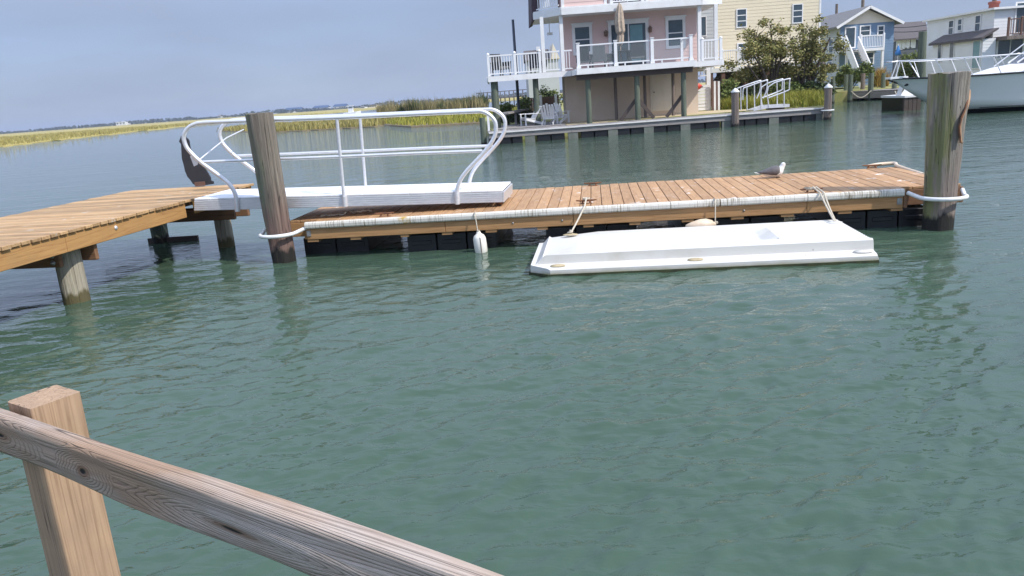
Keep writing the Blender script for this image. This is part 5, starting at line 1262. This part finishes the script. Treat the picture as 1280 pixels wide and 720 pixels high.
# ---------- grey, white houses at the right
WX, WY0, WY1 = X(1240, 60, 55.0), 55.0, 63.5
wh = thing('white_house', 'white two storey house with a brown balcony and brick chimney', 'house', (WX+4, 60, .8))
wz = Z(1240, 12.5, WY0)
mb = MB().b2((WX, WY0, .7), (WX+9, WY1, wz)); siding(mb, (WX, WY1), (WX, WY0), .8, wz, (-1, 0), .2); siding(mb, (WX, WY0), (WX+9, WY0), .8, wz, (0, -1), .2); mb.build('siding_wall', M['white_siding'], wh)
MB().b2((WX-.25, WY0-.3, wz+.003), (WX+9.2, WY1+.3, wz+.14)).build('roof', M['white'], wh)
def wl(px, py, Xw=WX):                                      # where a sight line meets the side wall
    d = ray(px, py); return EYE+d*((Xw-EYE.x)/d.x)
for px, py, w_, h_ in ((1189.5, 34.5, .55, .95), (1200.5, 31, .45, .75), (1223, 29, .55, 1.0)):
    p = wl(px, py); window(wh, (WX-.016, p.y, p.z), w_, h_, out=(-1, 0), trim=.08, head=False)
SX = WX-.9
p0w, p1w = wl(1166, 56, SX), wl(1229, 48.5, SX); sz = p1w.z
mb = MB().b2((SX, p1w.y, .7), (WX-.02, p0w.y, sz)); siding(mb, (SX, p0w.y), (SX, p1w.y), .8, sz, (-1, 0), .2); siding(mb, (SX, p1w.y), (WX-.02, p1w.y), .8, sz, (0, -1), .2); mb.build('shed_wall', M['white_siding'], wh)
MB().ext([(SX-.25, p1w.y-.25, sz-.06), (WX-.02, p1w.y-.25, sz+.55), (WX-.02, p1w.y-.25, sz+.66), (SX-.25, p1w.y-.25, sz+.1)], (0, p0w.y-p1w.y+.4, 0)).build('shed_roof', M['brown_roof'], wh)
for px, py, w_, h_ in ((1175.3, 66, .45, 1.2), (1190.5, 64, .5, 1.3)):
    p = wl(px, py, SX); window(wh, (SX-.016, p.y, p.z), w_, h_, out=(-1, 0), trim=.05, rails=0, head=False)
p = wl(1223.5, 68, SX); window(wh, (SX-.016, max(p.y, p1w.y+.6), p.z), .8, 1.8, out=(-1, 0), trim=.05, rails=0, head=False, glass='teal_glass', name='door')
bz = Z(1243, 46, WY0-1.2)
MB().b2((WX+.05, WY0-1.5, bz-.25), (WX+9, WY0-.02, bz)).build('balcony_floor', M['pile_brown'], wh)
picket_rail(wh, [(WX+.12, WY0-1.42, bz), (WX+1.0, WY0-1.42, bz), (WX+2.5, WY0-1.42, bz), (WX+4.0, WY0-1.42, bz)], 1.05, mat='brown_fence', gap=.16)
window(wh, (X(1253, 62, WY0)+.5, WY0-.016, Z(1255, 61, WY0)), 1.7, 1.1, rails=0, mull=1, trim=.1, head=False)
window(wh, (X(1278, 20, WY0), WY0-.016, Z(1278, 22, WY0)), .9, 1.9, rails=0, trim=.1, head=False)
c = aty(1236, 14, 58.5); mb = MB().lathe([(.34, -1.4), (.34, .45), (.40, .48), (.40, .62), (.32, .65)], (c.x+.35, c.y, c.z), 16); mb.build('chimney', M['brick'], wh)
pole(1243.5, -6, 10, 70, .22, 'dark pole behind the brick chimney of the white house', 'pile_brown', zb=.5)
GY = 84.0
gx0, gx1 = X(1119, 60, GY), X(1181, 60, GY)
gh = thing('grey_house', 'long charcoal grey house with a brown roof between the blue and white houses', 'house', ((gx0+gx1)/2, GY+4, .8))
gez = Z(1150, 49, GY)
mb = MB().b2((gx0, GY, .7), (gx1, GY+9, gez)); siding(mb, (gx0, GY), (gx1, GY), .8, gez, (0, -1), .25); mb.build('siding_wall', M['dark_siding'], gh)
for px, py, w_, h_ in ((1124, 56, .5, .8), (1129.5, 55, .5, .8), (1135, 54.5, .5, .8), (1140, 54, .5, .8), (1164.5, 51.5, .9, 1.3), (1163, 67, .6, 1.2)):
    window(gh, (X(px, py, GY), GY-.016, Z(px, py, GY)), w_, h_, frame='white', glass='white_siding' if px < 1145 else 'glass', trim=.1, head=False, rails=0)
MB().ext([(gx0-.4, GY-.5, gez), (gx1-2.0, GY-.5, gez), (gx1+.2, GY+4.5, gez+1.9), (gx0+.4, GY+4.5, gez+1.9)], (0, .0, .15)).build('roof', M['brown_roof'], gh)
MB().ext([(gx1-2.4, GY-.12, gez-.02), (gx1+.4, GY-.12, gez-.02), (gx1+.4, GY-.12, gez+1.6)], (0, .4, 0)).build('gable', M['dark_siding'], gh)
MB().bar((gx1-2.6, GY-.2, gez-.06), (gx1+.5, GY-.2, gez+1.65), .05, .22).build('bargeboard', M['white'], gh)
FY = 100.0
f0, f1 = X(1114, 50, FY), X(1140, 50, FY); fzz = Z(1127, 45, FY)
fh = thing('pale_house', 'pale house gable with grey roof behind the blue house corner', 'house', ((f0+f1)/2, FY+4, .8))
MB().b2((f0, FY, .7), (f1, FY+8, fzz)).ext([(f0, FY, fzz+.003), (f1, FY, fzz+.003), (f0+.3, FY, Z(1118, 35.5, FY))], (0, 8, 0)).build('siding_wall', M['white_siding'], fh)
MB().bar((f1+.4, FY-.2, fzz-.05), (f0-.1, FY-.2, Z(1117, 35, FY)+.1), .5, .22).build('roof', M['brown_roof'], fh)
window(fh, (X(1126, 52, FY), FY-.01, Z(1126, 54, FY)), .8, 1.0, trim=.1, head=False)
mb = MB()
for y0_, y1_ in ((32, 27), (37, 34)):
    p, q = aty(1090, y0_, 90), aty(1182, y1_, 75); q2 = aty(1320, y1_-6, 60); mb.tube(sag(p, q, .35, 8)+sag(q, q2, .3, 6)[1:], .035, 5)
tag(mb.build('power_line', M['slate']), 'pair of thin power lines crossing the sky between the blue and white houses', 'cable')
# left background: house roof, fence, shrubs, pier
LYH = 92.0
lh = thing('brown_roofed_house', 'distant grey house with brown roof seen through the left porch', 'house', (X(680, 100, LYH), LYH+4, .5))
l0, l1, l2 = X(659, 80, LYH), X(689, 80, LYH), X(698, 80, LYH); lz, lr = Z(675, 75, LYH), Z(675, 60, LYH)
MB().b2((l0, LYH, .4), (l2, LYH+7, lz)).build('siding_wall', M['grey_siding'], lh)
MB().ext([(l0-.2, LYH-.3, lz+.003), (l0-.2, LYH+3.5, lr), (l0-.2, LYH+7.3, lz+.003)], (l1-l0+.2, 0, 0)).build('roof', M['brown_roof'], lh)
MB().ext([(l1+.02, LYH-.2, lz+.003), (l2+.2, LYH-.2, lz+.003), (l1+.3, LYH-.2, lr+.4)], (0, 5, 0)).build('gable', M['cream'], lh)
MB().b2((X(672, 60, LYH), LYH+3.2, lr-.5), (X(677, 60, LYH), LYH+4.4, lr+.35)).build('chimney', M['white_siding'], lh)
FYF = 50.0
bf = thing('brown_fence', 'brown board fence with white posts behind the lawn chairs', 'fence', (X(675, 130, FYF), FYF, GZ))
x0, x1 = X(657, 128, FYF), X(698, 126, FYF); zt_ = Z(675, 121.5, FYF); x = x0; mb = MB()
while x < x1: mb.b2((x, FYF, GZ-.03), (x+.14, FYF+.025, zt_)); x += .15
mb.build('panel', M['brown_fence'], bf)
for px in (656.5, 676, 695): x = X(px, 128, FYF); MB().b2((x-.08, FYF-.12, GZ-.03), (x+.08, FYF-.01, zt_+.12)).build('fence_post', M['white'], bf)
bush('green_bush', 'dark round shrub above the brown board fence', 'bush', (X(681, 120, 54), 54, GZ), (1.05, .8, 2.3), 1800, .10, M['dkshrub'], 61)
bush('green_bush', 'wide yellow green shrub left of the brown fence', 'bush', (X(640, 135, 47.5), 47.5, GZ), (1.35, .9, 1.45), 2400, .09, M['shrub'], 62)
bush('green_bush', 'pale shrub beside the beige wall behind the fence', 'bush', (X(696, 125, 55), 55, GZ), (.8, .6, 1.7), 900, .1, M['shrub'], 63)
bush('clipped_hedge', 'low dark hedge under the wooden counter', 'bush', (X(650, 145, 43.4), 43.4, GZ), (1.1, .5, .75), 1600, .07, M['dkshrub'], 64)
fpz = thing('far_pier', 'distant grey pier on thin posts behind the reeds', 'pier', (2, 150, .2))
a, b = aty(596, 119, 150), aty(668, 114, 140); a.z = b.z = 1.9
MB().bar(a, b, 1.5, .25).build('deck', M['grey_wood'], fpz); MB().bar(a+Vector((0, 0, 1.1)), b+Vector((0, 0, 1.1)), .15, .14).build('handrail', M['grey_wood'], fpz)
for i in range(13): p = a.lerp(b, (i+.5)/13); MB().b2((p.x-.1, p.y-.1, -.3), (p.x+.1, p.y+.1, 3.0)).build('post', M['grey_wood'], fpz)

# ---------- white motor boat
bw = at(1164.5, 143.5, 0)+Vector((.75, -.0, 0)); ang = R(180-4)
boat = thing('motor_boat', 'large white motor boat with bow rail and dark bottom moored at the right', 'boat', (bw.x, bw.y, 0), ang)
# own axes: +x towards the bow, origin where the stem meets the water, +y = the far side when looking from the camera... both sides modelled
st = [(2.35, 0.02, 1.60, .0, 1.50, .0, 1.46), (1.9, .48, 1.58, .10, 1.22, .0, 1.14), (1.2, 1.02, 1.55, .42, .85, .0, .66), (.5, 1.40, 1.53, .80, .55, .0, .24), (-.4, 1.70, 1.52, 1.18, .36, .0, -.2), (-2.4, 1.95, 1.52, 1.60, .20, .0, -.45), (-5, 2.05, 1.5, 1.8, .12, .0, -.55), (-8, 2.05, 1.45, 1.85, .1, .0, -.6), (-10, 2.0, 1.42, 1.85, .1, .0, -.6)]
def hullpts(x, bs_, zs, bc, zc, _, zk):
    o = []
    for t in (0, .2, .4, .6, .8, 1):                        # flared topside between chine and sheer
        y = bc+(bs_-bc)*(t**1.2); z = zc+(zs-zc)*t; o.append((x, y, z))
    return [(x, 0, zk)]+[(x, bc*.5, zk+(zc-zk)*.45)]+o
# split topsides (white) from bottom (black) with the paint line at z = .16
hp = [hullpts(*s) for s in st]; ny = len(hp[0]); mbw = MB(); mbb = MB(); WLZ = .17
for sg in (1, -1):
    for i in range(len(hp)-1):
        for j in range(ny-1):
            q = [Vector((a, b*sg, c)) for a, b, c in (hp[i][j], hp[i+1][j], hp[i+1][j+1], hp[i][j+1])]
            def clip(poly, above):
                o = []
                for k in range(len(poly)):
                    a, b = poly[k], poly[(k+1) % len(poly)]; ia, ib = (a.z >= WLZ) == above, (b.z >= WLZ) == above
                    if ia: o.append(a)
                    if ia != ib: o.append(a.lerp(b, (WLZ-a.z)/(b.z-a.z)))
                return o
            for ab, mm in ((True, mbw), (False, mbb)):
                c = clip(q, ab)
                if len(c) > 2: mm.add(c, [tuple(range(len(c)))], True)
last = hp[-1]; mbw.add([Vector(p) for p in last]+[Vector((p[0], -p[1], p[2])) for p in last[::-1]], [tuple(range(2*ny))])
def weld(o):
    bm = bmesh.new(); bm.from_mesh(o.data); bmesh.ops.remove_doubles(bm, verts=bm.verts, dist=.001); bmesh.ops.recalc_face_normals(bm, faces=bm.faces); bm.to_mesh(o.data); bm.free()
weld(mbw.build('topsides', M['hull'], boat, True)); weld(mbb.build('bottom', M['boot'], boat, True))
dk = MB(); top = [h[-1] for h in hp]
dk.add([Vector((p[0], p[1], p[2]-.03)) for p in top]+[Vector((p[0], -p[1], p[2]-.03)) for p in top], [(i, i+1, len(top)+i+1, len(top)+i) for i in range(len(top)-1)]); dk.build('foredeck', M['hull'], boat, True)
for sg in (1, -1):
    MB().tube([Vector((p[0], sg*(p[1]+.01), p[2])) for p in top], .035, 8).build('rub_rail', M['slate'], boat, True)
    MB().tube([Vector((x_, sg*(b_+.02), WLZ+.05)) for x_, b_ in ((-.6, 1.2), (-2.4, 1.60), (-5, 1.81), (-8, 1.86), (-10, 1.86))], .018, 6).build('boot_stripe', M['boot'], boat, True)
MB().b2((1.9, -.28, 1.60), (2.62, .28, 1.68)).build('bow_pulpit', M['hull'], boat, True)
an = MB().tube([(2.6, 0, 1.57), (2.3, 0, 1.44), (1.9, 0, 1.30)], .035, 6); an.tube([(1.9, -.25, 1.33), (1.95, 0, 1.3), (1.9, .25, 1.33)], .05, 6); an.build('anchor', M['slate'], boat, True)
def rl(x_, sg, h): # rail above sheer
    for i in range(len(top)-1):
        if top[i+1][0] <= x_ <= top[i][0]:
            t = (top[i][0]-x_)/(top[i][0]-top[i+1][0]); y = top[i][1]+(top[i+1][1]-top[i][1])*t; z = top[i][2]+(top[i+1][2]-top[i][2])*t
            return Vector((x_, sg*max(y-.08, .14), z+h))
    return Vector((x_, sg*.2, 1.6+h))
for sg in (1, -1):
    pts = [Vector((2.6, sg*.24, 2.3))]+[rl(x_, sg, .72) for x_ in (2.2, 1.7, 1.2, .4, -.4, -1.2, -2.2, -3.2, -4.0)]+[rl(-4.5, sg, .02)]
    MB().tube(arc(pts, 3), .026, 8).build('bow_rail', M['alu'], boat, True)
    for x_ in (2.4, 1.6, .8, -.1, -1.1, -2.2, -3.3): MB().tube([rl(x_, sg, .0), rl(min(x_+.35, 2.2), sg, .72)], .022, 6).build('rail_stanchion', M['alu'], boat, True)
MB().tube([(2.6, .24, 2.3), (2.65, 0, 2.3), (2.6, -.24, 2.3)], .026, 8).build('bow_rail', M['alu'], boat, True)
# trunk cabin, dark windshield, canvas top
def loft(secs):
    mb = MB(); n = len(secs[0]); vs = [Vector(p) for s_ in secs for p in s_]
    mb.add(vs, [(i*n+j, i*n+j+1, (i+1)*n+j+1, (i+1)*n+j) for i in range(len(secs)-1) for j in range(n-1)]+[tuple(range(n)), tuple(range((len(secs)-1)*n, len(secs)*n))]); return mb
def sec(x_, w_, z0_, z1_, cr): return [(x_, -w_, z0_), (x_, -w_*cr, z1_-.06), (x_, -w_*cr*.8, z1_), (x_, w_*cr*.8, z1_), (x_, w_*cr, z1_-.06), (x_, w_, z0_)]
loft([sec(-.9, .7, 1.48, 1.52, .8), sec(-2.0, 1.15, 1.48, 1.75, .9), sec(-3.4, 1.5, 1.48, 1.92, .92), sec(-9.5, 1.6, 1.42, 1.95, .95)]).build('trunk_cabin', M['hull'], boat, True)
loft([sec(-2.9, 1.2, 1.80, 1.86, .9), sec(-4.4, 1.45, 1.9, 2.85, .9), sec(-4.9, 1.45, 1.9, 2.95, .9), sec(-7.5, 1.5, 1.9, 2.95, .9)]).build('windshield', M['tint'], boat, True)
for y in (-1.0, -.35, .35, 1.0): MB().tube([(-2.85, y*1.05, 1.90), (-4.42, y*1.16, 2.88)], .04, 6).build('windshield_pillar', M['hull'], boat, True)
loft([sec(-3.9, 1.35, 2.9, 2.98, .95), sec(-4.6, 1.5, 2.96, 3.35, .9), sec(-7.8, 1.5, 2.96, 3.45, .9)]).build('canvas_top', M['canvas'], boat, True)
for sg in (-1, 1): MB().tube([(-2.4, sg*1.3, 1.80), (-3.4, sg*1.35, 2.5), (-4.4, sg*1.4, 3.2)], .03, 8).build('support_tube', M['alu'], boat, True)
ml = MB().tube(sag(ROOT[boat.name] @ Vector((1.9, .2, 1.45)), aty(1118, 112, 54), .5, 10), .03, 6).build('mooring_rope', M['rope']); tag(ml, 'slack rope from the white boat bow to the low green pile', 'rope')

# ---------- far shore buildings
FB = []
def far_building(px0, px1, pt, pb, Y, label, wall, roof, fr=.45):
    a, b = aty(px0, pb, Y), aty(px1, pb, Y); zt_ = Z((px0+px1)/2, pt, Y); zb = 1.0
    t = thing('shore_building', label, 'building', ((a.x+b.x)/2, Y+10, zb)); zm = zb+(zt_-zb)*(1-fr); dx = (b.x-a.x)*.04
    mb = MB().b2((a.x, Y, zb-.5), (b.x, Y+20, zm)); mb.build('wall', M[wall], t)
    MB().ext([(a.x-dx, Y-1, zm+.02), (b.x+dx, Y-1, zm+.02), (b.x-dx*2, Y+10, zt_), (a.x+dx*2, Y+10, zt_)], (0, 0, .1)).ext([(a.x-dx, Y+21, zm+.02), (b.x+dx, Y+21, zm+.02), (b.x-dx*2, Y+10.05, zt_), (a.x+dx*2, Y+10.05, zt_)], (0, 0, .1)).build('roof', M[roof], t)
    n = max(3, int((b.x-a.x)/8)); 
    for i in range(min(n, 8)):
        x = a.x+(b.x-a.x)*(i+.5)/min(n, 8); MB().b2((x-1.2, Y-.05, zb+(zm-zb)*.35), (x+1.2, Y-.001, zb+(zm-zb)*.8)).build('window', M['glass'], t)
FR = 1600
far_building(355, 378, 134.5, 140, FR, 'long pale building with blue roof, first of three on the far shore horizon', 'white_siding', 'far_roof')
far_building(391, 411, 132, 137.5, FR, 'pale building with blue roof, middle one of three on the far horizon', 'white_siding', 'far_roof')
far_building(416.5, 434, 130, 136.5, FR, 'tallest pale building with blue roof, right one of three on the horizon', 'white_siding', 'far_roof')
far_building(462, 471, 131, 136.5, 900, 'small tan building on the far shore left of the reeds', 'cream', 'brown_roof', .15)
far_building(450, 456, 133, 137, 900, 'small pale house with grey roof left of the tan far building', 'white_siding', 'shingle')
far_building(145, 157, 152.2, 155.5, 1500, 'long low white building in the far treeline at left', 'white_siding', 'white', .1)
far_building(272, 276, 143.5, 148, 1500, 'small tall grey building on the far treeline near the gangway end', 'grey_siding', 'shingle')
fbp = at(440, 143.5, 0); Yb = 230
wb = thing('skiff', 'small white boat with an upright tower far off behind the gangway rail', 'boat', (X(440, 141, Yb), Yb, .0))
c = Vector((X(440, 141, Yb), Yb, .3))
loft([sec(-2.4, .9, -.2, .75, 1.1), sec(1.2, .9, -.2, .85, 1.1), sec(2.6, .1, .1, 1.05, 1.1)]).build('hull', M['white'], wb, True)
MB().b2((-.9, -.6, .8), (.4, .6, 1.9)).build('cabin', M['white'], wb, True); MB().b2((-1.1, -.8, 2.6), (.6, .8, 2.75)).build('tower_roof', M['white'], wb, True)
for sx_ in (-.9, .4):
    for sy in (-.6, .6): MB().tube([(sx_, sy, 1.9), (sx_, sy, 2.6)], .05, 6).build('tower_leg', M['white'], wb, True)
